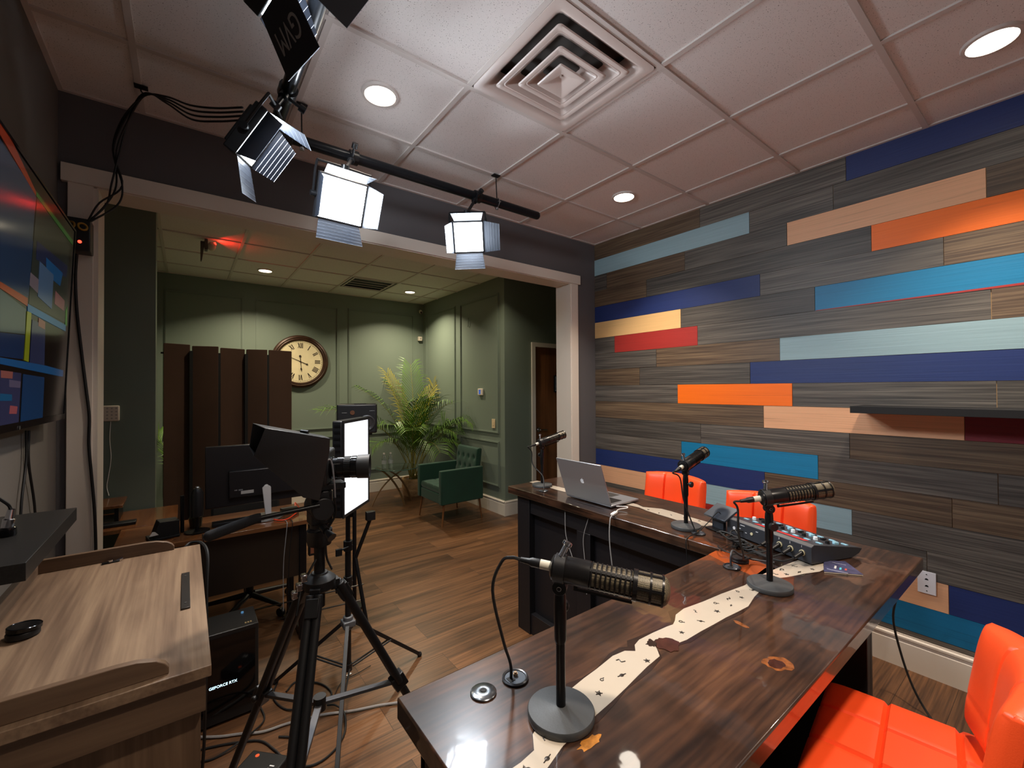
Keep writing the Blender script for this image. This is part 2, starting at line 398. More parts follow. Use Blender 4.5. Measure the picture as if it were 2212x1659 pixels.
# ---- casing of the opening
struct(MB().box(-0.44,YB-0.018,0,-0.352,YB,2.555).build('trim_1',white_trim,bevel=0.002))
struct(MB().box(2.868,YB-0.018,0,2.958,YB,2.555).build('trim_2',white_trim,bevel=0.002))
struct(MB().box(-0.462,YB-0.026,2.553,2.984,YB,2.638).build('trim_3',white_trim,bevel=0.002))
struct(MB().box(-0.352,YB-0.012,0,-0.335,YB2+0.02,2.548).box(2.858,YB-0.012,0,2.872,YB2+0.02,2.548).box(-0.34,YB-0.012,2.548,2.87,YB2+0.02,2.566).build('trim_4',white_trim,smooth=False))
# ---- wall mouldings (picture frame panels)
_tn=[4]
def ring(axis,plane,a0,a1,z0,z1,sgn):
    _tn[0]+=1; mb=MB()
    def rect(a,b,c,d,t0,t1):
        if axis=='Y': mb.box(a,min(plane,plane+sgn*t1),c,b,max(plane,plane+sgn*t1),d)
        else: mb.box(min(plane,plane+sgn*t1),a,c,max(plane,plane+sgn*t1),b,d)
    for (w0,w1,t) in ((0,0.010,0.010),(0.010,0.020,0.016),(0.020,0.028,0.008)):
        rect(a0+w0,a1-w0,z1-w1,z1-w0,0,t); rect(a0+w0,a1-w0,z0+w0,z0+w1,0,t)
        rect(a0+w0,a0+w1,z0+w1,z1-w1,0,t); rect(a1-w1,a1-w0,z0+w1,z1-w1,0,t)
    struct(mb.build('trim_%d'%_tn[0],green_wall,smooth=False))
for a0,a1 in ((-0.2,0.605),(0.741,1.79),(1.93,2.98)):
    ring('Y',YF,a0,a1,1.0,2.785,-1); ring('Y',YF,a0,a1,0.33,0.906,-1)
for a0,a1 in ((5.49,6.44),(4.40,5.35)):
    ring('X',3.149,a0,a1,1.0,2.785,-1); ring('X',3.149,a0,a1,0.33,0.906,-1)
# ---- brown door in its white frame
df=MB().box(3.578,4.262,0,3.635,4.285,2.118).box(4.40,4.262,0,4.457,4.285,2.118).box(3.578,4.262,2.118,4.457,4.285,2.174).box(3.63,4.285,0,3.64,4.40,2.123).box(4.395,4.285,0,4.405,4.40,2.123).box(3.63,4.285,2.118,4.405,4.40,2.128)
struct(df.build('trim_door',white_trim,smooth=False))
door_m=wood('door_veneer',[(0.3,srgb(92,54,30)),(0.55,srgb(134,84,50)),(0.8,srgb(162,108,68))],'Z',4,0.1,0.35,bump=0.05)
dr=struct(MB().box(3.642,4.30,0.01,4.393,4.34,2.116).build('door_1',door_m,smooth=False))
hd=MB().cyl((3.70,4.30,1.03),(3.70,4.285,1.03),0.03,n=20).tube([(3.70,4.288,1.03),(3.70,4.255,1.03),(3.72,4.245,1.03),(3.81,4.243,1.025)],0.009,8)
hd.build('door_handle',chrome,dr,world=False)
pc=thing('framed_print','small dark framed print hung on the brown door','picture',(4.05,4.30,1.635))
MB().box(-0.065,-0.018,-0.115,0.065,0,0.115).build('picture_frame',black_gloss,pc,bevel=0.003)
MB().box(-0.05,-0.020,-0.1,0.05,-0.0185,0.1).build('print',M('print_paper',srgb(120,128,140),0.3,var=0.5,vscale=30),pc)
# ================================================================ ceiling fixtures
warm=(1.0,0.85,0.69)
glow_m=M('downlight_glow',(1,1,1),0.5,emit=(1.0,0.90,0.76),es=26)
glow2_m=M('downlight_glow_amber',(1,1,1),0.5,emit=(1.0,0.84,0.58),es=16)
def downlight(x,y,label,r,watt,gm,col,spread=104):
    t=thing('downlight',label,'ceiling light',(x,y,ZC),group='recessed ceiling downlights')
    MB().lathe((0,0,0.006),(0,0,-1),[(0,r*0.93),(0.0,r*1.16),(0.010,r*1.12),(0.012,r*0.95),(0.005,r*0.92)],28,close=False).build('trim_ring',ceil_grid,t)
    MB().cyl((0,0,-0.001),(0,0,-0.0035),r*0.93,n=28).build('diffuser',gm,t)
    ld=bpy.data.lights.new('downlight_lamp','AREA'); ld.shape='DISK'; ld.size=r*1.8; ld.energy=watt; ld.color=col; ld.spread=math.radians(spread)
    lo=bpy.data.objects.new('lamp',ld); C.objects.link(lo); lo.parent=t; lo.location=(0,0,-0.008)
    return t
DL=1.0
downlight(0.74,2.0,'glowing round downlight left of the square air vent, nearest the red tinted tile',0.076,DL*34,glow_m,warm,spread=98)
downlight(2.57,2.0,'glowing round downlight above the plank wall, between the vent and the far corner',0.076,DL*30,glow_m,warm,spread=98)
downlight(2.62,0.19,'bright round downlight at the top right corner of the photo',0.080,DL*30,glow_m,warm,spread=98)
downlight(0.74,-0.13,'round downlight in the studio ceiling above the lectern side, behind the viewer',0.078,DL*34,glow_m,warm,spread=98)
downlight(2.62,-1.65,'added unseen downlight in the studio ceiling far behind the viewer',0.078,DL*40,glow_m,warm,spread=98)  # added lamp out of view, no known fitting there
GD=1.1
downlight(0.75,3.95,'added unseen downlight above the header, brightening the wall stub and folding screen',0.072,GD*14,glow2_m,(1.0,0.87,0.62),spread=128)  # unseen lamp added to lift the wall stub and screen front
downlight(0.75,5.78,'small downlight over the clock wall, above the folding screen',0.072,GD*44,glow2_m,(1.0,0.87,0.62),spread=128)
downlight(2.59,5.83,'small downlight in the green room corner, right of the slotted vent',0.072,GD*50,glow2_m,(1.0,0.87,0.62),spread=128)
downlight(2.59,3.95,'downlight of the green room hidden above the white header',0.072,GD*16,glow2_m,(1.0,0.87,0.62),spread=128)
# ---- square four-way air diffuser
vent_m=M('vent_white',srgb(206,190,182),0.35)
dark_duct=M('duct_dark',srgb(84,78,74),0.9)
vx,vy=1.350,1.391
av=thing('air_vent','large square white four-way air diffuser with nested louvres','air vent',(vx,vy,ZC))
def sq_loop(mb,prof,rc=0.03):
    """nested square cone; prof = [(half size, z)]"""
    vs=[];fs=[]; n=4; seg=4
    for h,z in prof:
        r=min(rc,h*0.6)
        for k in range(4):
            cx,cy=((1,1),(-1,1),(-1,-1),(1,-1))[k]
            for s in range(seg+1):
                a=PI/2*k+PI/2*s/seg
                vs.append((cx*(h-r)+r*math.cos(a),cy*(h-r)+r*math.sin(a),z))
    m=4*(seg+1)
    for i in range(len(prof)-1):
        for k in range(m): fs.append((i*m+k,i*m+(k+1)%m,(i+1)*m+(k+1)%m,(i+1)*m+k))
    mb.add(vs,fs); return m
mb=MB(); sq_loop(mb,[(0.292,-0.001),(0.292,-0.006),(0.262,-0.008),(0.250,-0.003),(0.212,0.036),(0.205,0.06)],0.02); mb.build('vent_frame',vent_m,av)
for h,z in ((0.216,-0.010),(0.144,-0.016)):
    mb=MB(); sq_loop(mb,[(h,z),(h-0.004,z-0.004),(h-0.020,z-0.004),(h-0.028,z+0.003),(h-0.078,z+0.050),(h-0.081,z+0.048),(h-0.030,z+0.0),(h-0.004,z+0.004),(h,z)],0.016); mb.build('louvre',vent_m,av)
mb=MB(); m=sq_loop(mb,[(0.080,-0.022),(0.076,-0.027),(0.066,-0.027),(0.004,0.006)],0.008); mb.box(-0.006,-0.006,-0.002,0.006,0.006,0.010); mb.build('centre_cap',vent_m,av)
mb=MB(); mb.box(-0.28,-0.28,0.085,0.28,0.28,0.095)
for a in (-1,1): mb.box(a*0.28-0.003,-0.28,0.0,a*0.28+0.003,0.28,0.09); mb.box(-0.28,a*0.28-0.003,0.0,0.28,a*0.28+0.003,0.09)
mb.build('duct_box',dark_duct,av)
# ---- slotted return vent in the green room
rv=thing('return_vent','dark slotted return air grille in the green room ceiling','air vent',(1.955,5.752,ZC))
MB().box(-0.27,-0.27,-0.002,0.27,-0.25,0.006).box(-0.27,0.25,-0.002,0.27,0.27,0.006).box(-0.27,-0.25,-0.002,-0.25,0.25,0.006).box(0.25,-0.25,-0.002,0.27,0.25,0.006).build('vent_frame',ceil_grid,rv)
for k in range(1,4): MB().box(-0.25,-0.25+0.125*k-0.006,-0.001,0.25,-0.25+0.125*k+0.006,0.004).build('slat',ceil_grid,rv)
MB().box(-0.30,-0.30,0.03,0.30,0.30,0.04).build('duct_box',black_matte,rv)
# ================================================================ overhead light rig
pipe_m=M('black_pipe',srgb(22,24,28),0.28,metal=0.5)
PZc=2.79; PYc=2.285
pp=thing('light_rail','long black pipe rail hung under the ceiling, with an elbow and a second arm','light rail',(0.34,PYc,PZc))
MB().cyl((0,0,0),(1.63,0,0),0.027,n=20).cyl((1.63,0,0),(1.64,0,0),0.027,0.024,n=20).build('cross_pipe',pipe_m,pp)
MB().cyl((-0.01,0,0),(-0.01,-2.2,0),0.027,n=20).build('arm_pipe',pipe_m,pp)
MB().cyl((-0.045,0,0),(0.07,0,0),0.034,n=20).cyl((-0.01,0.035,0),(-0.01,-0.08,0),0.034,n=20).build('elbow',black_metal,pp,bevel=0.003)
for x,y in ((0.453,2.285),(1.624,2.285)):
    mb=MB(); X0=x-0.34; 
    mb.torus((X0,0,0),(1,0,0),0.0305,0.003,24,6).cbox((X0,0,0.0),(0.022,0.066,0.005)).cbox((X0,-0.0,-0.036),(0.018,0.012,0.014)).cyl((X0,-0.014,-0.036),(X0,0.014,-0.036),0.004,n=8)
    mb.build('pipe_clamp',steel,pp)
    MB().cyl((X0,0,0.03),(X0,0.01,ZC-PZc-0.003),0.0035,n=8).cbox((X0,0.01,ZC-PZc-0.006),(0.05,0.035,0.006)).build('hanger_rod',black_metal,pp)
MB().cyl((-0.01,-1.3,0.02),(-0.01,-1.3,ZC-PZc-0.003),0.0035,n=8).build('hanger_rod',black_metal,pp)
# ---- LED panel lights with barn doors
led_m=M('led_face',(1,1,1),0.5,emit=(0.86,0.93,1.0),es=34)
door_m2=M('barn_door_paint',srgb(34,38,46),0.38,metal=0.2)
rib_m=M('barn_door_rib',srgb(150,158,172),0.35,metal=0.4)
def orient(n,up=(0,0,1),roll=0):
    n=Vector(n).normalized(); x=Vector(up).cross(n).normalized(); y=n.cross(x)
    R=Matrix((x,y,n)).transposed()
    return R@Matrix.Rotation(roll,3,'Z')
def led_light(label,c,n,w=0.235,h=0.20,d=0.045,energy=30,flare=(50,50,50,50),dl=0.13,rail=None,roll=0,text=None,clampax=(1,0,0)):
    R=orient(n,roll=roll); c=Vector(c)
    t=thing('led_panel_light',label,'studio light',c,group='barn door LED panels on the overhead rail',rot=R.to_euler())
    MB().box(-w/2,-h/2,-d,w/2,h/2,0).box(-w/2+0.02,-h/2+0.02,-d-0.014,w/2-0.02,h/2-0.02,-d).build('housing',black_pl,t,bevel=0.004)
    MB().box(-w/2+0.010,-h/2+0.010,0.0,w/2-0.010,h/2-0.010,0.003).build('light_face',led_m,t)
    # doors: top, bottom, left, right
    specs=[('y',1,w,flare[0]),('y',-1,w,flare[1]),('x',-1,h,flare[2]),('x',1,h,flare[3])]
    for ax,s,wd,fl in specs:
        a=math.radians(fl); di=Vector((0,s*math.sin(a),math.cos(a))) if ax=='y' else Vector((s*math.sin(a),0,math.cos(a)))
        hinge=Vector((0,s*h/2,0.004)) if ax=='y' else Vector((s*w/2,0,0.004)); al=Vector((1,0,0)) if ax=='y' else Vector((0,1,0))
        nn=al.cross(di).normalized(); k=0.80
        P=[hinge-al*wd/2*0.97,hinge+al*wd/2*0.97,hinge+al*wd/2*k+di*dl,hinge-al*wd/2*k+di*dl] if ax=='x' else [hinge-al*wd/2*0.86,hinge+al*wd/2*0.86,hinge+al*wd/2*0.98+di*dl,hinge-al*wd/2*0.98+di*dl]
        outw=Vector((0,s,0)) if ax=='y' else Vector((s,0,0)); inn=nn*(0.0009 if nn.dot(outw)<0 else -0.0009)
        mb=MB().mat(0).prism(P,nn*-0.0008,nn*0.0008).mat(1)
        for q in range(1,6):
            f=q/6; a0=P[0].lerp(P[3],f); b0=P[1].lerp(P[2],f); mb.cyl(a0+inn,b0+inn,0.0008,n=5)
        mb.cyl(P[3]+inn,P[2]+inn,0.0010,n=5)
        do=mb.build('barn_door',[door_m2,rib_m],t)
        if text and text[0]==(ax,s):
            mid=(P[0]+P[1]+P[2]+P[3])/4; out=Vector((0,s,0)) if ax=='y' else Vector((s,0,0)); 
            no=nn if nn.dot(out)>0 else -nn
            xa=(al*text[2]); ya=no.cross(xa)
            Rt=Matrix((xa,ya,no)).transposed()
            text_obj('lettering',text[1],0.075,M('lettering_grey',srgb(150,150,150),0.5),do,mid+no*0.0022,Rt.to_euler())
    # yoke and clamp up to the rail
    Ri=R.transposed()
    mb=MB(); s=w/2+0.014
    mb.tube([(-s,0,-d/2),(-s,h/2+0.03,-d/2),(-s+0.03,h/2+0.045,-d/2),(s-0.03,h/2+0.045,-d/2),(s,h/2+0.03,-d/2),(s,0,-d/2)],0.006,6,4)
    mb.cyl((-s-0.012,0,-d/2),(-s+0.014,0,-d/2),0.014,n=12).cyl((s-0.014,0,-d/2),(s+0.012,0,-d/2),0.014,n=12)
    mb.build('yoke',black_metal,t)
    if rail:
        rl=Ri@(Vector(rail)-c); tp=Vector((0,h/2+0.045,-d/2)); ax=Ri@Vector(clampax)
        mb=MB().cyl(tp,tp.lerp(rl,0.85),0.009,n=10).cyl(tp-Vector((0,0.008,0)),tp+Vector((0,0.014,0)),0.02,n=14)
        mb.cyl(rl-ax*0.022,rl+ax*0.022,0.036,n=18)
        dn=(rl-tp).normalized(); sd=ax.cross(dn).normalized()
        mb.cyl(rl-dn*0.03,rl-dn*0.06,0.018,n=12).cyl(rl-dn*0.04,rl-dn*0.04+sd*0.07,0.006,n=8).cyl(rl-dn*0.04+sd*0.06,rl-dn*0.04+sd*0.085,0.015,n=10)
        mb.build('clamp',black_metal,t)
    # lamp just in front of the diffuser
    ld=bpy.data.lights.new('led_lamp','AREA'); ld.shape='RECTANGLE'; ld.size=w-0.03; ld.size_y=h-0.03; ld.energy=energy; ld.color=(0.84,0.92,1.0)
    lo=bpy.data.objects.new('lamp',ld); C.objects.link(lo); lo.parent=t; lo.location=(0,0,0.006); lo.rotation_euler=(PI,0,0)
    return t
LE=1.0
led_light('lit LED panel left of centre on the cross rail, its right barn door glowing',(0.622,2.21,2.515),(0.05,-0.88,-0.42),h=0.215,dl=0.10,energy=LE*26,flare=(22,58,6,28),rail=(0.70,PYc,PZc))
led_light('smaller looking lit LED panel near the free end of the rail',(1.385,2.25,2.505),(-0.50,-0.76,-0.42),w=0.19,h=0.19,dl=0.11,energy=LE*22,flare=(26,50,20,58),rail=(1.47,PYc,PZc),roll=0.05)
led_light('LED panel seen edge on at the rail elbow, its face slanting to the right',(0.225,1.92,2.545),(0.82,-0.12,-0.55),energy=LE*26,flare=(8,50,50,60),dl=0.13,rail=(0.33,1.93,PZc),clampax=(0,1,0),roll=0.30)
led_light('LED panel cut by the top photo edge, white letters on its barn door',(0.225,1.25,2.685),(0.86,0.18,-0.46),w=0.24,h=0.20,energy=LE*26,flare=(20,30,4,40),dl=0.15,rail=(0.33,1.28,PZc),clampax=(0,1,0),roll=0.15,text=(('y',-1),'GVM',1))
# ================================================================ podcast desk
ZT=0.915
def slab_mat(name,along):
    m=wood(name,[(0.30,srgb(20,12,9)),(0.45,srgb(50,32,23)),(0.60,srgb(80,52,36)),(0.85,srgb(120,82,54))],along,5,0.2,0.28,coat=1.0,coatr=0.035,bump=0.0,fine=0.5)
    nt=m.node_tree; b=nt.nodes['Principled BSDF']
    src=b.inputs['Base Color'].links[0].from_socket
    t0=nt.nodes.new('ShaderNodeTexCoord'); pn=nt.nodes.new('ShaderNodeTexNoise'); pn.inputs['Scale'].default_value=4.2; pn.inputs['Detail'].default_value=5; pn.inputs['Distortion'].default_value=0.8; nt.links.new(t0.outputs['Object'],pn.inputs['Vector'])
    pm_=nt.nodes.new('ShaderNodeMapRange'); pm_.inputs[1].default_value=0.38; pm_.inputs[2].default_value=0.60; pm_.inputs['To Min'].default_value=0.48; pm_.inputs['To Max'].default_value=1.1; nt.links.new(pn.outputs['Fac'],pm_.inputs['Value'])
    hs_=nt.nodes.new('ShaderNodeHueSaturation'); nt.links.new(src,hs_.inputs['Color']); nt.links.new(pm_.outputs['Result'],hs_.inputs['Value']); nt.links.new(hs_.outputs['Color'],b.inputs['Base Color'])
    n=nt.nodes.new('ShaderNodeTexNoise'); n.inputs['Scale'].default_value=7; n.inputs['Detail'].default_value=3
    tc=nt.nodes.new('ShaderNodeTexCoord'); nt.links.new(tc.outputs['Object'],n.inputs['Vector'])
    bp=nt.nodes.new('ShaderNodeBump'); bp.inputs['Strength'].default_value=0.12; bp.inputs['Distance'].default_value=0.01
    nt.links.new(n.outputs['Fac'],bp.inputs['Height']); nt.links.new(bp.outputs['Normal'],b.inputs['Coat Normal'])
    return m
slabX=slab_mat('walnut_slab','X'); slabY=slab_mat('walnut_slab_cross','Y')
bark=M('live_edge',srgb(40,22,14),0.3,coat=1,var=0.5,vscale=40)
resin=M('cream_resin',srgb(188,175,158),0.25,coat=1.0,var=0.06,vscale=5)
base_m=M('desk_base_black',srgb(20,19,22),0.45,bump=0.2,bscale=50)
edge_m=M('resin_edge',srgb(96,40,26),0.15,coat=1,var=0.35,vscale=12)
dk=thing('podcast_desk','L-shaped glossy dark walnut desk with a cream resin river and black base','desk',(1.3,0.63,0))
L0=[(0.36,0.36),(2.25,0.36),(2.25,2.33),(1.735,2.33),(1.735,0.885),(0.36,0.885)]
mb=MB(); T=0.046
mb.prism([(0.36,0.36,0),(2.25,0.36,0),(2.25,0.885,0),(1.735,0.885,0),(0.36,0.885,0)],(0,0,ZT-T),(0,0,ZT))
mb.build('desktop',slabX,dk,world=True,bevel=0.004)
MB().box(1.735,0.8855,ZT-T,2.25,2.33,ZT).build('desktop',slabY,dk,world=True,bevel=0.004)
def blob(pts,z,name,mat,grow=0.0,th=0.0006):
    c=Vector((sum(p[0] for p in pts)/len(pts),sum(p[1] for p in pts)/len(pts),0))
    P=[Vector((p[0],p[1],z)) for p in pts]
    return MB().prism(P,(0,0,0),(0,0,th)).build(name,mat,dk,world=True,smooth=False)
random.seed(11)
up=[(0.36,0.60),(0.42,0.598),(0.47,0.598),(0.505,0.603),(0.526,0.632),(0.56,0.646),(0.62,0.662),(0.676,0.676),(0.72,0.682),(0.766,0.686),(0.835,0.695),(0.875,0.690),(0.895,0.673),(0.915,0.690),(0.943,0.697),(1.0,0.694),(1.057,0.688),(1.078,0.684),(1.10,0.692),(1.13,0.708),(1.18,0.713),(1.263,0.700),(1.36,0.690),(1.478,0.672),(1.58,0.676),(1.68,0.666),(1.773,0.656),(1.90,0.638),(2.0,0.632),(2.06,0.640)]
lo=[(0.36,0.515),(0.42,0.535),(0.496,0.560),(0.554,0.578),(0.60,0.585),(0.65,0.590),(0.71,0.596),(0.769,0.604),(0.82,0.612),(0.868,0.619),(0.925,0.624),(0.945,0.645),(0.960,0.668),(0.978,0.672),(0.992,0.666),(0.998,0.650),(1.003,0.628),(1.04,0.621),(1.106,0.619),(1.165,0.615),(1.229,0.612),(1.29,0.606),(1.344,0.602),(1.385,0.610),(1.42,0.617),(1.463,0.622),(1.53,0.632),(1.607,0.635),(1.656,0.611),(1.70,0.596),(1.733,0.586),(1.795,0.559),(1.88,0.55),(1.99,0.57),(2.06,0.60)]
def grow(up,lo,g):
    return [(x,y+g*(1+0.7*math.sin(x*23)+0.5*math.sin(x*57))) for x,y in up]+[(x,y-g*(1+0.6*math.sin(x*31))*0.7) for x,y in reversed(lo)]
def strip(up,lo,z,name,mat,g=0,th=0.0006):
    poly=grow(up,lo,g); return blob(poly,z,name,mat,th=th)
strip(up,lo,ZT-0.0001,'live_edge',bark,0.012,0.0005)
strip(up,lo,ZT+0.0004,'resin_river',resin,0,0.0006)
r2a=[(1.995,2.33),(1.99,2.2),(1.978,2.156),(1.984,2.062),(2.0,1.98),(2.03,1.8),(2.04,1.65),(2.028,1.50),(2.01,1.452),(2.04,1.40),(2.058,1.368),(2.055,1.30),(2.045,1.232),(2.035,1.15),(2.03,1.078),(2.02,1.0),(2.0,0.93)]
r2b=[(1.925,2.33),(1.92,2.2),(1.924,2.145),(1.915,2.05),(1.916,1.983),(1.93,1.85),(1.96,1.7),(1.975,1.55),(1.985,1.46),(1.966,1.40),(1.955,1.32),(1.948,1.247),(1.940,1.19),(1.932,1.135),(1.95,1.09),(1.975,1.055),(1.97,1.0),(1.96,0.93)]
p2=[(x+0.01*(1+0.6*math.sin(y*31)),y) for x,y in r2a]+[(x-0.008*(1+0.6*math.sin(y*27)),y) for x,y in reversed(r2b)]
blob(p2,ZT-0.0001,'live_edge',bark,th=0.0005)
blob(r2a+list(reversed(r2b)),ZT+0.0004,'resin_river',resin,th=0.0006)
# knots and a light filler slot in the wood
def ell(cx,cy,a,b,rot,n=20,j=0.15):
    o=[]
    for k in range(n):
        t=2*PI*k/n; r=1+random.uniform(-j,j); x=a*r*math.cos(t);y=b*r*math.sin(t)
        o.append((cx+x*math.cos(rot)-y*math.sin(rot),cy+x*math.sin(rot)+y*math.cos(rot)))
    return o
knot=M('knot_amber',srgb(128,74,38),0.25,coat=1,var=0.5,vscale=70); knotd=M('knot_dark',srgb(66,34,26),0.25,coat=1,var=0.4,vscale=60)
blob(ell(1.122,0.437,0.035,0.026,-0.5),ZT-0.0001,'knot',knot,th=0.0005); blob(ell(1.118,0.439,0.02,0.017,0),ZT+0.0003,'knot',knotd,th=0.0004)
blob(ell(0.985,0.640,0.032,0.028,0.2),ZT+0.0009,'knot',knotd,th=0.0005); blob(ell(0.955,0.668,0.016,0.014,0.2,j=0.3),ZT+0.0009,'knot',bark,th=0.0007)
blob(ell(0.598,0.553,0.026,0.011,0.0,j=0.25),ZT-0.0001,'knot',M('knot_gold',srgb(178,116,48),0.25,coat=1,var=0.4,vscale=80),th=0.0005)
blob(ell(1.229,0.57,0.008,0.022,-0.15,j=0.08),ZT-0.0001,'filler_slot',knot,th=0.0005)
# small dark metal charms set in the resin
charm_m=M('charm_pewter',srgb(70,64,60),0.35,metal=0.7)
def charm(x,y,s,kind):
    mb=MB(); z=ZT+0.0012; a=random.uniform(0,6.28); ca,sa=math.cos(a),math.sin(a)
    def q(u,v): return (x+(u*ca-v*sa)*s,y+(u*sa+v*ca)*s,z)
    if kind==0: mb.torus((x,y,z),(0,0,1),s*0.45,s*0.12,12,5).tube([q(0.4,0),q(1.1,0.1)],s*0.1,5,0).tube([q(0.8,0),q(0.85,0.35)],s*0.09,5,0)
    elif kind==1: mb.sphere((x,y,z),s*0.5,8,5,(1,0.8,0.25)).tube([q(-0.9,0.3),q(0,0),q(0.9,-0.3)],s*0.1,5,3)
    elif kind==2: mb.tube([q(-0.9,-0.3),q(-0.2,0.3),q(0.4,-0.25),q(0.9,0.3)],s*0.13,5,4)
    else:
        for k in range(5):
            t=2*PI*k/5; mb.tube([q(0,0),q(0.75*math.cos(t),0.75*math.sin(t))],s*0.1,5,0)
        mb.torus((x,y,z),(0,0,1),s*0.4,s*0.08,10,4)
    mb.build('charm',charm_m,dk,world=True)
def between(x):
    def ip(L):
        for a,b in zip(L,L[1:]):
            if a[0]<=x<=b[0]: return a[1]+(b[1]-a[1])*(x-a[0])/(b[0]-a[0]+1e-9)
        return L[-1][1]
    return ip(lo),ip(up)
i=0; x=0.47
while x<1.80:
    l,u=between(x); 
    if not(0.93<x<1.02):
        y=l+(u-l)*(0.3 if i%2 else 0.7)+random.uniform(-0.008,0.008); charm(x,y,random.uniform(0.008,0.0125),i%4)
    x+=random.uniform(0.022,0.05); i+=1
for y in (1.40,1.33,1.27,1.20,1.13): charm(1.995+random.uniform(-0.02,0.02),y,0.010,i%4); i+=1
# base: recessed panelled front, corner stile, plinth, end panel under the near leg
mb=MB().box(1.755,2.13,0,1.80,2.25,ZT-T).box(1.80,2.13,0,2.16,2.25,ZT-T)
mb.build('end_panel',base_m,dk,world=True,bevel=0.002)
MB().box(1.80,0.42,0.02,1.822,2.13,ZT-T).build('modesty_panel',base_m,dk,world=True,bevel=0.002)
MB().box(1.765,0.42,0,1.80,2.13,0.13).box(1.765,0.42,ZT-T-0.10,1.80,2.13,ZT-T).box(1.765,1.62,0.13,1.80,1.72,ZT-T-0.10).box(1.765,0.42,0.13,1.80,0.86,ZT-T-0.10).build('panel_frame',base_m,dk,world=True,bevel=0.002)
MB().box(0.385,0.80,0.02,1.765,0.822,ZT-T).build('modesty_panel',base_m,dk,world=True,bevel=0.002)
MB().box(0.385,0.42,0,0.43,0.822,ZT-T).build('end_panel',base_m,dk,world=True,bevel=0.002)
# ================================================================ grommets in the desk
def grommet(x,y,label,socket=False,cap=True):
    t=thing('cable_grommet',label,'grommet',(x,y,ZT+0.0012),group='round cable grommets in the desk')
    if cap:
        MB().lathe((0,0,0),(0,0,1),[(0,0.028),(0.002,0.0285),(0.004,0.026),(0.0055,0.008),(0.005,0.0065)],32,close=True).build('cap',M('grommet_grey',srgb(120,124,128),0.22,metal=0.9),t)
        MB().cyl((0,0,0.0052),(0,0,0.0062),0.0065,n=20).build('centre_hole',black_matte,t)
    else:
        MB().lathe((0,0,0),(0,0,1),[(0,0.0295),(0.003,0.030),(0.005,0.027),(0.004,0.024),(0.001,0.023)],32,close=False).build('rim',M('grommet_dark',srgb(70,72,76),0.3,metal=0.7),t)
        MB().cyl((0,0,0),(0,0,0.0022),0.024,n=28).build('plate',M('grommet_plate',srgb(74,80,88),0.4,metal=0.4),t)
        MB().box(-0.019,-0.008,0.002,-0.005,0.008,0.0032).build('slot',black_matte,t)
        MB().cyl((0.004,0.004,0.002),(0.004,0.004,0.008),0.0055,n=14).cyl((0.004,0.004,0.008),(0.004,0.004,0.011),0.0035,n=10).build('socket',M('socket_gold',srgb(190,160,130),0.25,metal=1),t)
    return t
grommet(0.514,0.783,'capped metal grommet with a centre hole, nearest the desk corner')
grommet(0.596,0.777,'open grommet with a gold socket where the nearest mic cable goes down',cap=False)
grommet(1.590,0.768,'open grommet beside the coiled cables, right of the desk inner corner',cap=False)
grommet(1.838,1.035,'small grommet next to the middle microphone base',cap=False)
grommet(1.825,2.070,'small grommet behind the laptop, by the farthest microphone',cap=False)
# ================================================================ microphones on round bases
mic_body=M('mic_black',srgb(26,25,26),0.28,metal=0.2)
mesh_m=None
def mesh_material():
    m=bpy.data.materials.new('mic_mesh'); m.use_nodes=True; nt=m.node_tree; N=nt.nodes.new;L=nt.links.new; b=nt.nodes['Principled BSDF']
    tc=N('ShaderNodeTexCoord'); v=N('ShaderNodeTexVoronoi'); v.inputs['Scale'].default_value=560; v.inputs['Randomness'].default_value=0.0; L(tc.outputs['Object'],v.inputs['Vector'])
    r=ramp(nt,[(0.0,srgb(20,18,14)),(0.42,srgb(30,26,20)),(0.55,srgb(132,120,97)),(1,srgb(150,138,112))]); L(v.outputs['Distance'],r.inputs[0]); L(r.outputs[0],b.inputs['Base Color'])
    b.inputs['Roughness'].default_value=0.45; b.inputs['Metallic'].default_value=0.15
    bp=N('ShaderNodeBump'); bp.inputs['Strength'].default_value=0.6; bp.inputs['Distance'].default_value=0.0006; L(v.outputs['Distance'],bp.inputs['Height']); L(bp.outputs['Normal'],b.inputs['Normal'])
    return m
mesh_m=mesh_material()
white_band=M('white_band',srgb(214,208,190),0.5)
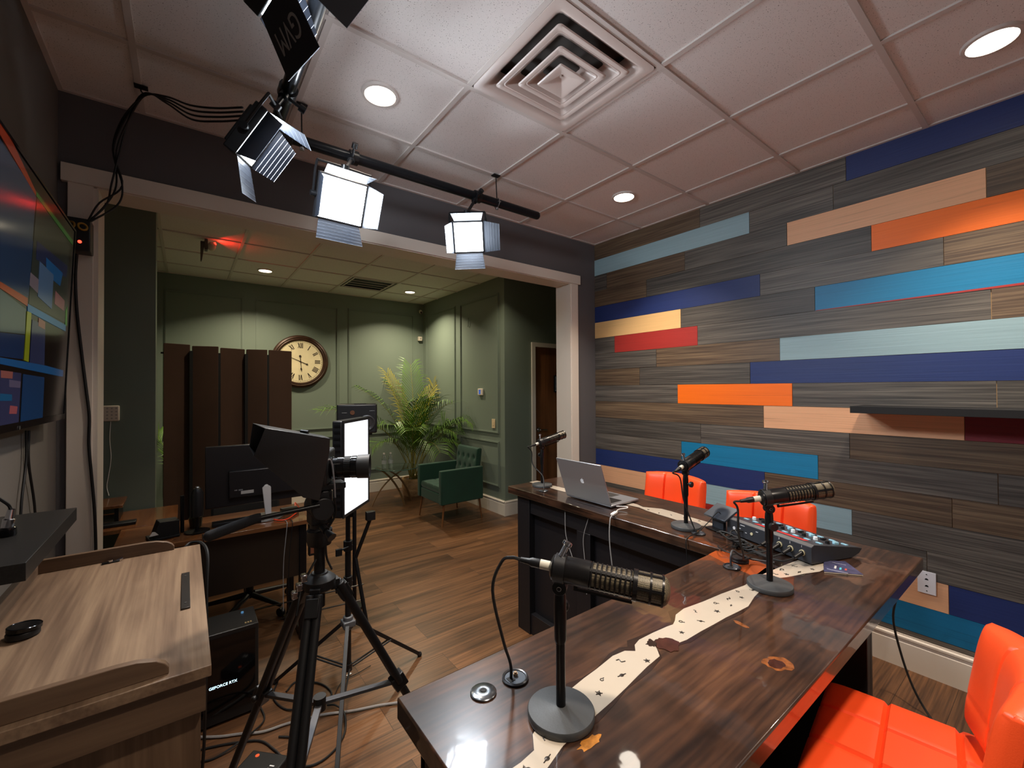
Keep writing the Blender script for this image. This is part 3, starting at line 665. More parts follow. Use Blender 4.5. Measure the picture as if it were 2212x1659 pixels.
def mic_set(x,y,az,tilt,label_s,label_m,label_c,cab,zj=1.176,knob=1,grom=None,clip=True):
    """az: direction of the microphone axis (angle from +X), tilt up in degrees"""
    s=thing('mic_stand',label_s,'microphone stand',(x,y,ZT+0.0012),group='round based desk mic stands')
    MB().lathe((0,0,0),(0,0,1),[(0,0.066),(0.002,0.067),(0.013,0.067),(0.015,0.0655),(0.021,0.014),(0.022,0.010)],48).build('base_disc',M('cast_base',srgb(70,72,74),0.5,metal=0.3,bump=0.1,bscale=300),s)
    zr=zj-ZT
    MB().cyl((0,0,0.018),(0,0,zr-0.085),0.0095,n=16).build('lower_tube',black_metal,s)
    MB().lathe((0,0,zr-0.115),(0,0,1),[(0,0.0105),(0.008,0.0125),(0.08,0.0125),(0.095,0.0115),(0.1,0.010)],18).build('upper_tube',black_metal,s)
    a0=math.radians(az)+PI*0.5*knob
    kd=Vector((math.cos(a0),math.sin(a0),0))
    MB().cyl(kd*0.010+V(0,0,zr-0.055),kd*0.022+V(0,0,zr-0.055),0.005,n=10).lathe(kd*0.020+V(0,0,zr-0.055),kd,[(0,0.011),(0.003,0.0135),(0.012,0.0135),(0.014,0.011)],14).build('clutch_knob',black_pl,s)
    ax=Vector((math.cos(math.radians(az)),math.sin(math.radians(az)),0)); sd=Vector((-ax.y,ax.x,0))
    MB().cyl(sd*-0.012+V(0,0,zr-0.003),sd*0.012+V(0,0,zr-0.003),0.0145,n=20).cyl(sd*-0.0135+V(0,0,zr-0.003),sd*0.0135+V(0,0,zr-0.003),0.006,n=12).cyl((0,0,zr-0.02),(0,0,zr),0.009,n=12).build('swivel_joint',black_metal,s,bevel=0.001)
    MB().torus(sd*-0.0137+V(0,0,zr-0.003),sd,0.0042,0.0008,18,5).build('joint_emblem',steel,s)
    # microphone: local frame with +X along the barrel
    d=(ax*math.cos(math.radians(tilt))+Vector((0,0,1))*math.sin(math.radians(tilt))).normalized()
    upv=Vector((0,0,1)); yv=upv.cross(d).normalized(); zv=d.cross(yv)
    R=Matrix((d,yv,zv)).transposed()
    o=V(x,y,zj)+zv*0.034
    m=thing('microphone',label_m,'microphone',o,group='broadcast microphones on the desk',rot=R.to_euler())
    X=V(1,0,0)
    MB().lathe((-0.022,0,0),X,[(0,0.017),(0.004,0.024),(0.02,0.0250),(0.024,0.0262),(0.078,0.0262),(0.08,0.0245)],28).build('barrel',mic_body,m)
    MB().cyl((0.056,0,0),(0.138,0,0),0.0232,n=28).build('side_mesh',mesh_m,m)
    for k in range(9):
        h=0.060+k*0.0092; MB().lathe((h-0.0019,0,0),X,[(0,0.0236),(0.0006,0.0262),(0.0032,0.0262),(0.0038,0.0236)],28,close=False).build('rib',mic_body,m)
    mb=MB()
    for a in (0,PI/2,PI,3*PI/2):
        mb.T=Matrix.Rotation(a+PI/4,4,'X'); mb.box(0.056,-0.003,0.0225,0.14,0.003,0.0256)
    mb.T=None; mb.build('spine',mic_body,m)
    MB().lathe((0.138,0,0),X,[(0,0.0262),(0.0,0.0292),(0.008,0.0292),(0.008,0.0262)],28,close=False).lathe((0.190,0,0),X,[(0,0.0270),(0.0,0.0290),(0.0035,0.0290),(0.0035,0.0270)],28,close=False).lathe((0.168,0,0),X,[(0,0.0270),(0.0,0.0290),(0.004,0.0290),(0.004,0.0270)],28,close=False).build('head_ring',mic_body,m)
    mb=MB()
    for k in range(6):
        mb.T=Matrix.Rotation(2*PI*k/6+0.26,4,'X'); mb.box(0.144,-0.0025,0.0262,0.194,0.0025,0.0288)
    mb.T=None; mb.build('head_cage',mic_body,m)
    MB().lathe((0.140,0,0),X,[(0,0.0272),(0.050,0.0272),(0.056,0.0262),(0.061,0.022),(0.065,0.013),(0.0665,0.003)],28).build('head_mesh',mesh_m,m)
    MB().box(0.03,-0.0035,-0.036,0.140,0.0035,-0.031).cyl((0.03,0,-0.036),(0.03,0,-0.024),0.004,n=8).build('under_strap',black_metal,m)
    MB().lathe((-0.014,0,0),X,[(0,0.0252),(0.0,0.0285),(0.022,0.0285),(0.022,0.0252)],24,close=False).cyl((-0.003,0,-0.026),(-0.003,0,-0.034),0.010,n=12).build('mount_clamp',black_pl,m,bevel=0.0008)
    MB().cyl((-0.003,-0.004,0.026),(0.006,0.004,0.050),0.006,n=10).lathe((0.004,0.003,0.046),V(0.35,0.3,0.9),[(0,0.008),(0.002,0.010),(0.008,0.010),(0.010,0.007)],14).build('clamp_screw',chrome,m)
    MB().lathe((-0.086,0,0),X,[(0,0.0052),(0.018,0.0065),(0.024,0.0092),(0.042,0.0092)],18).build('cable_plug',black_pl,m)
    MB().cyl((-0.044,0,0),(-0.022,0,0),0.0095,n=18).build('plug_band',white_band,m)
    e=o+d*-0.086
    pts=[e,e+d*-0.02]+[Vector(p) for p in cab]
    cable('microphone_cable',pts,0.0034,rubber,label_c,group='microphone cables')
    return m
G1=(0.586,0.781,ZT-0.02)
mic_set(0.601,0.633,-54,-6,'round based mic stand nearest the viewer, standing over the resin river','largest microphone in view, nearest the viewer, tan mesh head tilted slightly down','black cable arching from the nearest microphone down to the left grommet',
  [(0.535,0.742,1.205),(0.525,0.762,1.14),(0.555,0.765,1.02),(0.583,0.776,0.95),G1],knob=1)
mic_set(1.527,0.615,-42,9,'mic stand on the resin river beside the mixer','microphone right of the mixer, pointing at the lit right side of the plank wall','black cable from the microphone by the mixer looping into the cable tangle',
  [(1.452,0.680,1.17),(1.455,0.68,1.09),(1.53,0.70,1.0),(1.62,0.74,0.945),(1.70,0.75,0.93)],knob=-1)
mic_set(1.870,1.114,2,13,'mic stand between the laptop and the mixer','middle microphone, pointing at the first orange stool','black cable hanging from the middle microphone to a grommet',
  [(1.80,1.10,1.16),(1.812,1.09,1.06),(1.835,1.065,0.96),(1.838,1.04,0.905)],knob=-1)
mic_set(1.909,2.178,-8,13,'farthest mic stand, behind the laptop at the far end of the desk','farthest microphone, in front of the brown door','thin cable drooping from the farthest microphone to the desk',
  [(1.83,2.19,1.15),(1.83,2.18,1.07),(1.855,2.11,1.0),(1.832,2.075,0.93),(1.825,2.07,0.905)],knob=1)
# ================================================================ laptop
alu=M('laptop_aluminium',srgb(176,178,184),0.32,metal=0.75)
lp=thing('laptop','open silver laptop with a fruit logo on its lid, seen from behind','laptop',(1.845,1.709,ZT+0.0015))
MB().box(0,-0.172,0.004,0.245,0.172,0.016).build('base',alu,lp,bevel=0.004)
MB().box(0.03,-0.14,0.0161,0.13,0.14,0.0172).build('keyboard',black_pl,lp)
MB().box(0.145,-0.05,0.0161,0.225,0.05,0.0166).build('trackpad',steel,lp)
a=math.radians(20); up_=V(-math.sin(a),0,math.cos(a)); nb=V(-math.cos(a),0,-math.sin(a))
Rl=Matrix((V(0,-1,0),up_,V(0,-1,0).cross(up_))).transposed()
lid=MB(); lid.T=Matrix.Translation(V(0.002,0,0.014))@Rl.to_4x4(); lid.box(-0.172,0,-0.003,0.172,0.245,0.005)
lid.build('lid',alu,lp,bevel=0.003)
scr=MB(); scr.T=Matrix.Translation(V(0.002,0,0.014))@Rl.to_4x4(); 
nloc=V(0,-1,0).cross(up_)  # local +z of lid
inner=-1 if nloc.x<0 else 1
zin=0.0056 if nloc.x>0 else -0.0036
scr.box(-0.162,0.012,min(zin,zin-0.0005*inner),0.162,0.236,max(zin,zin+0.0003)); scr.build('screen',black_gloss,lp)
zout=-0.0034 if nloc.x>0 else 0.0054
ap=[]
def fruit():
    pts=[(0,0.62),(0.18,0.70),(0.42,0.72),(0.64,0.62),(0.74,0.48)]  # right shoulder
    b=[(0.60,0.34),(0.55,0.12),(0.62,-0.10),(0.80,-0.24)]           # bite
    r=[(0.72,-0.48),(0.56,-0.74),(0.38,-0.88),(0.20,-0.86),(0,-0.80)]
    l=[(-0.20,-0.86),(-0.38,-0.88),(-0.56,-0.74),(-0.74,-0.44),(-0.82,-0.08),(-0.78,0.30),(-0.62,0.58),(-0.40,0.70),(-0.18,0.70)]
    return pts+b+r+l
leaf=[(0.02,0.80),(0.0,1.02),(0.14,1.22),(0.34,1.32),(0.34,1.10),(0.20,0.88)]
logo_m=M('logo_white',srgb(232,234,238),0.3)
mb=MB(); mb.T=lid.T; sc=0.0155
sx=1 if nloc.x<0 else -1
for poly in (fruit(),leaf): mb.prism([(sx*x*sc,0.122+y*sc,zout) for x,y in poly],(0,0,-0.0004),(0,0,0.0004))
mb.build('logo',logo_m,lp,smooth=False)
MB().tube([(1.872,1.525,0.927),(1.90,1.48,0.93),(1.88,1.46,0.93),(1.83,1.475,0.928),(1.78,1.455,0.925)],0.003,6).build('adapter_lead',M('white_cable',srgb(214,210,204),0.45))
bpy.data.objects['adapter_lead'].name='adapter_lead'; tag(bpy.data.objects['adapter_lead'],'short white lead curling from the side of the laptop','cable')
ad=thing('cable_adapter','small white adapter hanging at the desk edge on the laptop lead','adapter',(1.75,1.44,0.93))
MB().cbox((0,0,0),(0.055,0.018,0.010),Matrix.Rotation(0.3,3,'Z')).build('plug_body',M('adapter_white',srgb(226,222,216),0.4),ad,bevel=0.002)
cable('laptop_cable',[(1.722,1.432,0.925),(1.70,1.425,0.905),(1.69,1.42,0.80),(1.70,1.40,0.55),(1.71,1.42,0.25),(1.72,1.45,0.02)],0.003,M('grey_cable',srgb(150,148,146),0.5),'pale grey cable hanging from the white adapter down the desk front')
# thin cables hanging below the far desk
for k,(pts,lb) in enumerate([([(1.752,1.80,0.86),(1.75,1.79,0.72),(1.755,1.73,0.58),(1.757,1.67,0.44)],'thin cable hanging in front of the black desk panel, farther one'),
                     ([(1.752,1.62,0.86),(1.755,1.66,0.74),(1.757,1.65,0.6),(1.757,1.64,0.44)],'thin cable hanging in front of the black desk panel, nearer one')]):
    cable('hanging_cable',pts,0.002,M('grey_cable',srgb(150,148,146),0.5),lb)
cable('loop_cable',[(1.838,1.035,0.922),(1.79,1.03,0.924),(1.745,1.03,0.920),(1.727,1.03,0.90),(1.725,1.02,0.80),(1.728,1.01,0.70)],0.0022,rubber,'thin dark cable running over the desk edge below the middle microphone')
# ================================================================ mixer
mxm=M('mixer_body',srgb(48,50,56),0.42); 
bl=V(1.946,0.960,0); br=V(1.829,0.593,0); yv=(bl-br).normalized(); xv=V(-yv.y,yv.x,0)*-1
if xv.x<0: xv=-xv
mxr=thing('audio_mixer','black podcast mixing console with coloured buttons, red strip and cables at its back','audio mixer',(*(br.xy),ZT+0.0015),rot=Matrix((xv,yv,xv.cross(yv))).transposed().to_euler())
Lm=0.385; D=0.25
def top(x): return 0.066-0.036*x/D
mb=MB(); mb.prism([(0,0,0.004),(0,0,0.066),(0.014,0,0.074),(D,0,0.036),(D+0.028,0,0.028),(D+0.01,0,0.012),(D-0.03,0,0.0)],(0,0,0),(0,Lm,0)); mb.build('body',mxm,mxr,bevel=0.002)
mb=MB(); 
def tz(x): return 0.074-0.038*(x-0.014)/(D-0.014)
def onT(mb,x0,y0,x1,y1,h): mb.add([(x0,y0,tz(x0)),(x1,y0,tz(x1)),(x1,y1,tz(x1)),(x0,y1,tz(x0)),(x0,y0,tz(x0)+h),(x1,y0,tz(x1)+h),(x1,y1,tz(x1)+h),(x0,y1,tz(x0)+h)],[(0,3,2,1),(4,5,6,7),(0,1,5,4),(1,2,6,5),(2,3,7,6),(3,0,4,7)])
onT(mb,0.03,0.05,0.055,0.27,0.001); mb.build('red_strip',M('red_panel',srgb(190,40,36),0.4),mxr)
cols=[('knob_cyan',srgb(150,200,220)),('led_green',srgb(130,220,150)),('led_red',srgb(230,90,90)),('cap_white',srgb(220,226,230))]
bmats=[M('button_'+n,c,0.4,emit=c,es=0.25) for n,c in cols]
random.seed(5)
for r,xx in enumerate((0.075,0.12,0.165,0.215)):
    for k in range(8):
        yy=0.025+k*0.046; mb=MB()
        if r==1: mb.cyl((xx,yy,tz(xx)),(xx,yy,tz(xx)+0.012),0.008,0.007,n=14); mb.build('knob',[black_pl,bmats[3]][k%2],mxr)
        elif r==2: onT(mb,xx-0.012,yy-0.005,xx+0.012,yy+0.005,0.009); mb.build('fader_cap',[bmats[0],black_pl][k%2],mxr,bevel=0.001)
        else: onT(mb,xx-0.006,yy-0.010,xx+0.006,yy+0.010,0.003); mb.build('button',bmats[(k*3+r)%3],mxr)
mb=MB()
for k in range(6): onT(mb,0.08,0.030+k*0.046,0.20,0.032+k*0.046,0.0006)
mb.build('fader_slots',black_matte,mxr)
def xlr(y,lab):
    pass
jack=M('jack_cream',srgb(206,196,160),0.45)
for k in range(4):
    yy=0.035+k*0.046; MB().cyl((0.001,yy,0.036),(-0.004,yy,0.036),0.011,n=18).build('jack_ring',jack,mxr)
    MB().cyl((-0.002,yy,0.036),(-0.05,yy-0.006,0.026),0.0085,0.006,n=14).build('plug',black_pl,mxr)
    text_obj('jack_number',str(k+1),0.011,M('print_white',srgb(210,210,214),0.5),mxr,(-0.0006,yy+0.003,0.058),(PI/2,0,-PI/2))
MB().cyl((0.001,0.255,0.036),(-0.003,0.255,0.036),0.006,n=14).build('jack_ring',jack,mxr); MB().cyl((0.001,0.345,0.034),(-0.0015,0.345,0.034),0.007,n=14).build('dial',M('print_white',srgb(210,210,214),0.5),mxr)
mb=MB(); 
for yy,zz,ww in ((0.29,0.056,0.022),(0.31,0.04,0.014),(0.225,0.05,0.01),(0.28,0.03,0.008)): mb.box(-0.0006,yy,zz,0.0004,yy+ww,zz+0.0025)
mb.build('printed_marks',M('print_white',srgb(210,210,214),0.5),mxr)
# tangle of cables at the back of the mixer
random.seed(21)
def mixpt(x,y,z): return V(*(br.xy),ZT)+xv*x+yv*y+V(0,0,z)
for k in range(4):
    yy=0.035+k*0.046
    cable('mixer_cable',[mixpt(-0.05,yy-0.006,0.026),mixpt(-0.09,yy+0.02,0.012),mixpt(-0.10,0.17+0.02*k,0.010+0.006*k),mixpt(-0.06-0.02*k,0.24,0.012),mixpt(-0.13,0.22,0.010)],0.0032,rubber,['cable plugged into mixer input 1, the nearest','cable plugged into mixer input 2','cable plugged into mixer input 3','cable plugged into mixer input 4, beside the mic stand'][k],group='cables behind the mixer')
for k in range(6):
    cx,cy=-0.075-0.01*k,0.20+0.012*k; pts=[]
    for q in range(9):
        t=q/8*2*PI*1.1+k*1.1; pts.append(mixpt(cx+0.032*math.cos(t)*(1-0.08*k),cy+0.055*math.sin(t),0.010+0.007*k+0.006*math.sin(3*t)))
    cable('coiled_cable',pts,0.0032,rubber,'loop of the black cable tangle heaped behind the mixer',group='tangled cable loops behind the mixer')
cable('mixer_power_cable',[mixpt(-0.002,0.315,0.036),mixpt(-0.035,0.33,0.03),mixpt(-0.06,0.30,0.01),mixpt(-0.08,0.22,0.01),mixpt(-0.10,0.15,0.012)],0.003,rubber,'cable from the left jack of the mixer back into the tangle')
cable('mixer_power_cable',[mixpt(-0.002,0.30,0.034),mixpt(-0.03,0.31,0.04),mixpt(-0.05,0.27,0.02),mixpt(-0.09,0.24,0.012)],0.003,rubber,'second cable from the mixer side, curving above the first')
cable('desk_cable',[(1.590,0.772,ZT+0.004),(1.592,0.772,0.955),(1.615,0.775,0.968),(1.65,0.765,0.945),(1.70,0.74,0.925),(1.73,0.68,0.925)],0.004,M('dark_grey_cable',srgb(60,60,64),0.5),'thick cable rising out of the grommet beside the disc pile')
cable('desk_cable',[(1.75,0.90,0.922),(1.72,0.88,0.924),(1.70,0.83,0.924),(1.73,0.79,0.924),(1.79,0.76,0.924)],0.0025,rubber,'thin cable loop lying on the desk inner corner')
# red amber varnished patch and small disc pile
blob([(1.70,0.885),(1.745,0.80),(1.70,0.66),(1.57,0.672),(1.60,0.78),(1.64,0.883)],ZT-0.0001,'varnish_patch',M('amber_varnish',srgb(140,62,26),0.2,coat=1,var=0.25,vscale=10),th=0.0005)
dp=thing('disc_pile','two round black discs stacked beside the cable coming out of the desk','disc',(1.665,0.775,ZT+0.001))
MB().cyl((0,0,0),(0,0,0.008),0.031,n=28).build('lower_disc',black_pl,dp,bevel=0.001); MB().cyl((0.002,0,0.009),(0.002,0,0.016),0.03,n=28).lathe((0.002,0,0.016),(0,0,1),[(0,0.03),(0.002,0.029),(0.002,0.026),(0.0004,0.025)],28,close=False).build('upper_disc',black_pl,dp)
# phone sized screen on a stand behind the mixer
tb=thing('tablet_stand','black stand with a small slanted tablet at the far end of the mixer','tablet',(1.965,1.005,ZT+0.001),rotz=math.atan2(yv.y,yv.x)-PI/2)
MB().box(-0.04,-0.045,0,0.05,0.045,0.006).build('foot',black_pl,tb,bevel=0.002)
MB().box(-0.012,-0.035,0.006,0.006,0.03,0.06).build('post',M('slate_plastic',srgb(44,48,56),0.5),tb,bevel=0.002)
MB().cbox((0.01,-0.002,0.078),(0.095,0.125,0.010),Matrix.Rotation(math.radians(-28),3,'Y')).build('tablet',M('tablet_shell',srgb(66,72,82),0.3,metal=0.4),tb,bevel=0.002)
cable('tablet_cable',[(1.96,0.995,0.992),(1.94,1.0,1.0),(1.90,1.02,0.96),(1.86,1.035,0.93),(1.842,1.036,0.925)],0.002,rubber,'thin cable from the tablet stand down to the small grommet')
# booklet
bk=thing('booklet','dark blue booklet with coloured print lying at the right end of the mixer','booklet',(1.885,0.528,ZT+0.0012),rot=(0,0,math.radians(12)))
MB().prism([(-0.085,0.035,0),(0.03,0.045,0),(0.075,-0.015,0),(-0.03,-0.070,0)],(0,0,0),(0,0,0.004)).build('pages',M('paper',srgb(214,204,186),0.6),bk)
MB().prism([(-0.086,0.036,0.0041),(0.031,0.046,0.0041),(0.076,-0.015,0.0041),(-0.03,-0.071,0.0041)],(0,0,0),(0,0,0.0009)).build('cover',M('booklet_cover',srgb(64,64,92),0.3,var=0.5,vscale=60),bk)
inks=[M('ink_white',srgb(190,190,190),0.5),M('ink_cyan',srgb(80,170,190),0.5),M('ink_red',srgb(180,70,60),0.5),M('ink_grey',srgb(150,150,170),0.5)]
for u0,v0,u1,v1,k in ((-0.03,0.005,0.0,0.011,0),(-0.03,-0.01,-0.008,-0.004,1),(-0.025,-0.025,-0.007,-0.019,2),(-0.055,-0.03,-0.053,0.03,3),(-0.05,-0.03,-0.048,0.03,3),(0.03,-0.02,0.033,0.02,3)):
    MB().box(u0,v0,0.005,u1,v1,0.0054).build('cover_print',inks[k],bk)
# ================================================================ orange stools
leather=M('orange_leather',srgb(246,82,36),0.36,bump=0.12,bscale=400)
def stool(x,y,rz,label,zs=0.665):
    t=thing('bar_stool',label,'stool',(x,y,0),rotz=rz,group='orange tufted bar stools')   # sitter looks towards local +Y
    h=zs
    mb=MB(); pad(mb,lambda u,v,q:V(u*0.228,v*0.215+0.0,h-0.045+q),64,64,0.048,gu=(-0.34,0.34),gv=(-0.34,0.34),gd=0.6,gw=0.018,p=7,back=0.9)
    mb.build('seat',leather,t,merge=True)
    def bp(u,v,q):
        a=u*0.55; r=0.42-q; return V(math.sin(a)*r,-0.172+(1-math.cos(a))*0.40+q*math.cos(a)*1.0-0.020*v,h+0.165+v*0.150*(1-0.10*u*u))
    mb=MB(); pad(mb,bp,60,36,0.044,gu=(-0.36,0.36),gv=(-0.42,),gd=0.7,gw=0.02,p=4,back=0.9); mb.build('backrest',leather,t,merge=True)
    mb=MB(); pad(mb,lambda u,v,q:V(u*0.17,-0.165-0.01*v+q,h+0.0+v*0.045),20,12,0.026,p=5,back=0.9); mb.build('backrest_neck',leather,t,merge=True)
    MB().lathe((0,0,0),(0,0,1),[(0,0.205),(0.006,0.206),(0.012,0.195),(0.022,0.06),(0.04,0.035)],40).build('base_disc',chrome,t)
    MB().cyl((0,0,0.03),(0,0,0.34),0.030,n=20).cyl((0,0,0.34),(0,0,h-0.10),0.02,n=16).build('column',chrome,t)
    MB().box(-0.10,-0.10,h-0.115,0.10,0.10,h-0.095).build('seat_plate',black_metal,t,bevel=0.004)
    MB().tube([(0.03,0,0.27),(0.13,0.02,0.265),(0.16,0.12,0.265),(0.0,0.20,0.265),(-0.16,0.12,0.265),(-0.13,0.02,0.265),(-0.03,0,0.27)],0.009,8).build('foot_ring',chrome,t)
    return t
s0=stool(1.412,0.238,math.radians(8),'orange stool in the right foreground, its tufted seat partly under the desk')
dup(s0,(2.53,1.675,0),(0,0,PI/2),'orange stool behind the laptop, left one of the two beyond the desk')
dup(s0,(2.42,1.03,0),(0,0,PI/2+0.04),'orange stool behind the mixer, right one of the two beyond the desk')
# ================================================================ right wall fittings
sh=MB().box(2.955,-1.3,1.426,XR-0.003,0.765,1.464).build('wall_shelf',black_matte,bevel=0.001); tag(sh,'long black floating shelf on the plank wall','shelf')
ol=thing('wall_plate','white two-port wall plate on the peach plank near the desk','wall plate',(XR-0.005,0.501,0.508))
MB().box(-0.006,-0.037,-0.060,0,0.037,0.060).build('plate',M('plate_white',srgb(228,226,230),0.35),ol,bevel=0.002)
for z in (0.018,-0.018): MB().prism([(-0.0068,-0.007,z-0.004),(-0.0068,0.007,z-0.004),(-0.0068,0.007,z),(-0.0068,0.003,z+0.005),(-0.0068,-0.003,z+0.005),(-0.0068,-0.007,z)],(0,0,0),(0.001,0,0)).build('port',black_matte,ol)
for z in (0.044,-0.044): MB().cyl((-0.006,0,z),(-0.0072,0,z),0.003,n=10).build('screw',steel,ol)
cable('wall_cable',[(2.20,0.470,0.86),(2.45,0.52,0.80),(2.78,0.53,0.62),(2.84,0.57,0.42),(2.86,0.55,0.25),(2.84,0.50,0.10),(2.80,0.43,0.006),(2.60,0.30,0.006)],0.005,rubber,'black cable hanging behind the desk end and trailing over the floor by the baseboard')
# ================================================================ lectern in the left foreground
oak=wood('lectern_wood',[(0.25,srgb(76,58,46)),(0.42,srgb(112,90,72)),(0.58,srgb(142,118,95)),(0.85,srgb(172,149,124))],'Y',8,0.07,0.42,bump=0.05,fine=0.3)
oakx=wood('lectern_wood_rail',[(0.25,srgb(66,50,38)),(0.5,srgb(104,82,64)),(0.8,srgb(136,112,88))],'X',6,0.12,0.42,bump=0.05,fine=0.3)
oakz=wood('lectern_wood_panel',[(0.25,srgb(58,42,32)),(0.5,srgb(100,78,60)),(0.8,srgb(138,112,88))],'Z',8,0.08,0.42,bump=0.05,fine=0.3)
lc=thing('lectern','wooden lectern with low rails round its top, in the left foreground','lectern',(-0.17,1.54,0))
MB().box(-0.38,1.10,0.976,0.045,1.985,1.0).build('top_board',oak,lc,world=True,bevel=0.002)
def rail(y0,y1,x1):
    P=[(-0.38,0,1.0),(x1,0,1.0),(x1,0,1.012),(x1-0.006,0,1.022),(x1-0.02,0,1.032),(x1-0.05,0,1.040),(x1-0.08,0,1.042),(-0.38,0,1.042)]
    return MB().prism([(a,y0,c) for a,b,c in P],(0,0,0),(0,y1-y0,0)).build('side_rail',oakx,lc,world=True,bevel=0.0015)
rail(1.969,1.985,-0.03); rail(1.118,1.134,-0.025)
MB().box(-0.38,1.134,1.0,-0.364,1.969,1.042).build('end_rail',oak,lc,world=True,bevel=0.0015)
MB().box(-0.34,1.115,0.90,0.036,1.131,0.976).build('apron',oakx,lc,world=True,bevel=0.001)
MB().box(-0.34,1.145,0,0.028,1.163,0.976).build('side_panel',oakz,lc,world=True,bevel=0.001); MB().box(-0.34,1.95,0,0.028,1.968,0.976).build('side_panel',oakz,lc,world=True,bevel=0.001)
MB().box(0.005,1.163,0.02,0.022,1.95,0.976).build('front_panel',oakz,lc,world=True)
MB().box(-0.34,1.163,0.30,0.005,1.95,0.318).build('shelf',oakx,lc,world=True)
b0=PZ(1.0,400,1240);b1=PZ(1.0,403,1316)
sp=thing('metal_strip','small dark metal strip screwed onto the lectern top near its right edge','metal strip',(b0.x+0.001,(b0.y+b1.y)/2,1.0006))
MB().box(-0.010,-(b0.y-b1.y)/2,0,0.010,(b0.y-b1.y)/2,0.004).build('strip',M('bronze_metal',srgb(52,48,46),0.4,metal=0.5),sp,bevel=0.001)
for s in (-1,1): MB().cyl((0,s*(b0.y-b1.y)*0.38,0.004),(0,s*(b0.y-b1.y)*0.38,0.0052),0.0028,n=10).build('screw',steel,sp)
lcp=PZ(1.02,50,1356)
cp=thing('lens_cap','black lens cap lying on the lectern top at the left edge','lens cap',(lcp.x,lcp.y,1.001))
MB().lathe((0,0,0),(0,0,1),[(0,0.026),(0.002,0.0285),(0.012,0.0285),(0.014,0.027)],32).build('lower_cap',black_pl,cp)
MB().lathe((0.0015,0.001,0.015),V(0.08,0.05,1),[(0,0.026),(0.001,0.0295),(0.009,0.0295),(0.010,0.028),(0.0085,0.0265)],32).build('upper_cap',black_gloss,cp)
kp=PZ(1.01,240,1208)
kc=thing('tripod_screw','small black and silver screw plate lying by the far lectern rail','screw',(kp.x,kp.y-0.008,1.001),rotz=0.1)
MB().box(-0.022,-0.006,0,0.022,0.006,0.004).build('plate',black_metal,kc,bevel=0.001); MB().cyl((0.0,0,0.004),(0,0,0.010),0.007,n=14).cyl((0.014,0,0.004),(0.03,0,0.008),0.003,n=8).build('knob',chrome,kc)
cable('lectern_cable',[(-0.01,2.005,0.93),(0.0,2.01,0.985),(0.02,2.02,1.0),(0.05,1.99,1.0),(0.066,1.93,0.97),(0.062,1.88,0.85),(0.06,1.84,0.6),(0.055,1.85,0.35),(0.05,1.87,0.15),(0.10,1.92,0.01)],0.0055,rubber,'thick black cable curving over the far right corner of the lectern')
# ================================================================ left wall: TV, shelf
TY=2.60
def PT(px,py,off=0.0):
    x=-0.395
    for _ in range(12):
        p=PX(x,px,py); x=-0.409+(p.z-1.455)*(0.031/0.795)+off
    return PX(x,px,py)
tv=thing('television','large wall mounted television showing a multi-camera video screen','television',(-0.43,1.85,1.85))
def tvx(z): return -0.409+(z-1.455)*(0.031/0.795)
def tvbox(y0,y1,z0,z1,t0,t1):
    return [V(tvx(z)+t,y,z) for z in (z0,z1) for y in (y0,y1) for t in (t0,t1)]
def tvb(name,y0,y1,z0,z1,t0,t1,m,bev=0):
    v=tvbox(y0,y1,z0,z1,t0,t1); return MB().add(v,[(0,1,3,2),(4,6,7,5),(0,4,5,1),(2,3,7,6),(0,2,6,4),(1,5,7,3)]).build(name,m,tv,world=True,bevel=bev)
ys=TY-1.44
tvb('casing',ys,TY,1.455,2.262,-0.045,-0.001,black_pl,0.003)
for a in ((ys,TY,1.455,1.478),(ys,TY,2.255,2.263)): tvb('bezel',a[0],a[1],a[2],a[3],-0.001,0.003,black_gloss)
tvb('bezel',TY-0.010,TY,1.478,2.255,-0.001,0.003,black_gloss); tvb('bezel',ys,ys+0.010,1.478,2.255,-0.001,0.003,black_gloss)
def scr_mat(n,c,es=0.22): 
    return M('screen_'+n,tuple(x*0.3 for x in c[:3])+(1,),0.12,emit=c,es=es)
tvb('screen',ys+0.01,TY-0.01,1.478,2.255,-0.001,0.0003,scr_mat('dark',srgb(16,16,18)))
patches=[]
def patch(col,pts,k):
    patches.append((col,[PT(x,y,0.0004+0.00025*k) for x,y in pts]))
patch(srgb(66,82,104),[(0,300),(78,420),(60,652),(0,616)],1)
patch(srgb(40,66,104),[(0,500),(72,520),(62,640),(0,606)],2)
patch(srgb(196,74,44),[(0,262),(30,312),(78,414),(78,424),(0,290)],3)
patch(srgb(206,88,50),[(0,608),(60,644),(60,662),(0,622)],3)
patch(srgb(58,62,60),[(80,424),(150,530),(146,700),(62,656)],1)
patch(srgb(54,140,60),[(78,412),(158,520),(157,530),(79,424)],3)
patch(srgb(96,186,70),[(142,672),(146,660),(145,704),(141,704)],4)
patch(srgb(24,110,176),[(100,556),(136,590),(130,618),(100,592)],3)
patch(srgb(42,50,96),[(80,520),(146,575),(143,600),(78,560)],2)
patch(srgb(96,128,168),[(86,564),(116,594),(112,668),(82,640)],4)
patch(srgb(150,130,140),[(66,588),(84,604),(82,634),(64,616)],3)
patch(srgb(186,116,120),[(120,628),(140,650),(138,672),(118,656)],3)
patch(srgb(46,142,196),[(60,656),(142,702),(142,716),(60,672)],5)
patch(srgb(182,190,40),[(59,672),(68,676),(62,782),(52,778)],5)
patch(srgb(58,70,110),[(70,690),(98,704),(96,790),(64,784)],3)
patch(srgb(180,110,100),[(84,686),(98,696),(97,712),(83,704)],4)
patch(srgb(92,112,112),[(0,624),(56,668),(54,722),(0,716)],2)
patch(srgb(24,62,108),[(0,718),(54,724),(50,776),(0,770)],2)
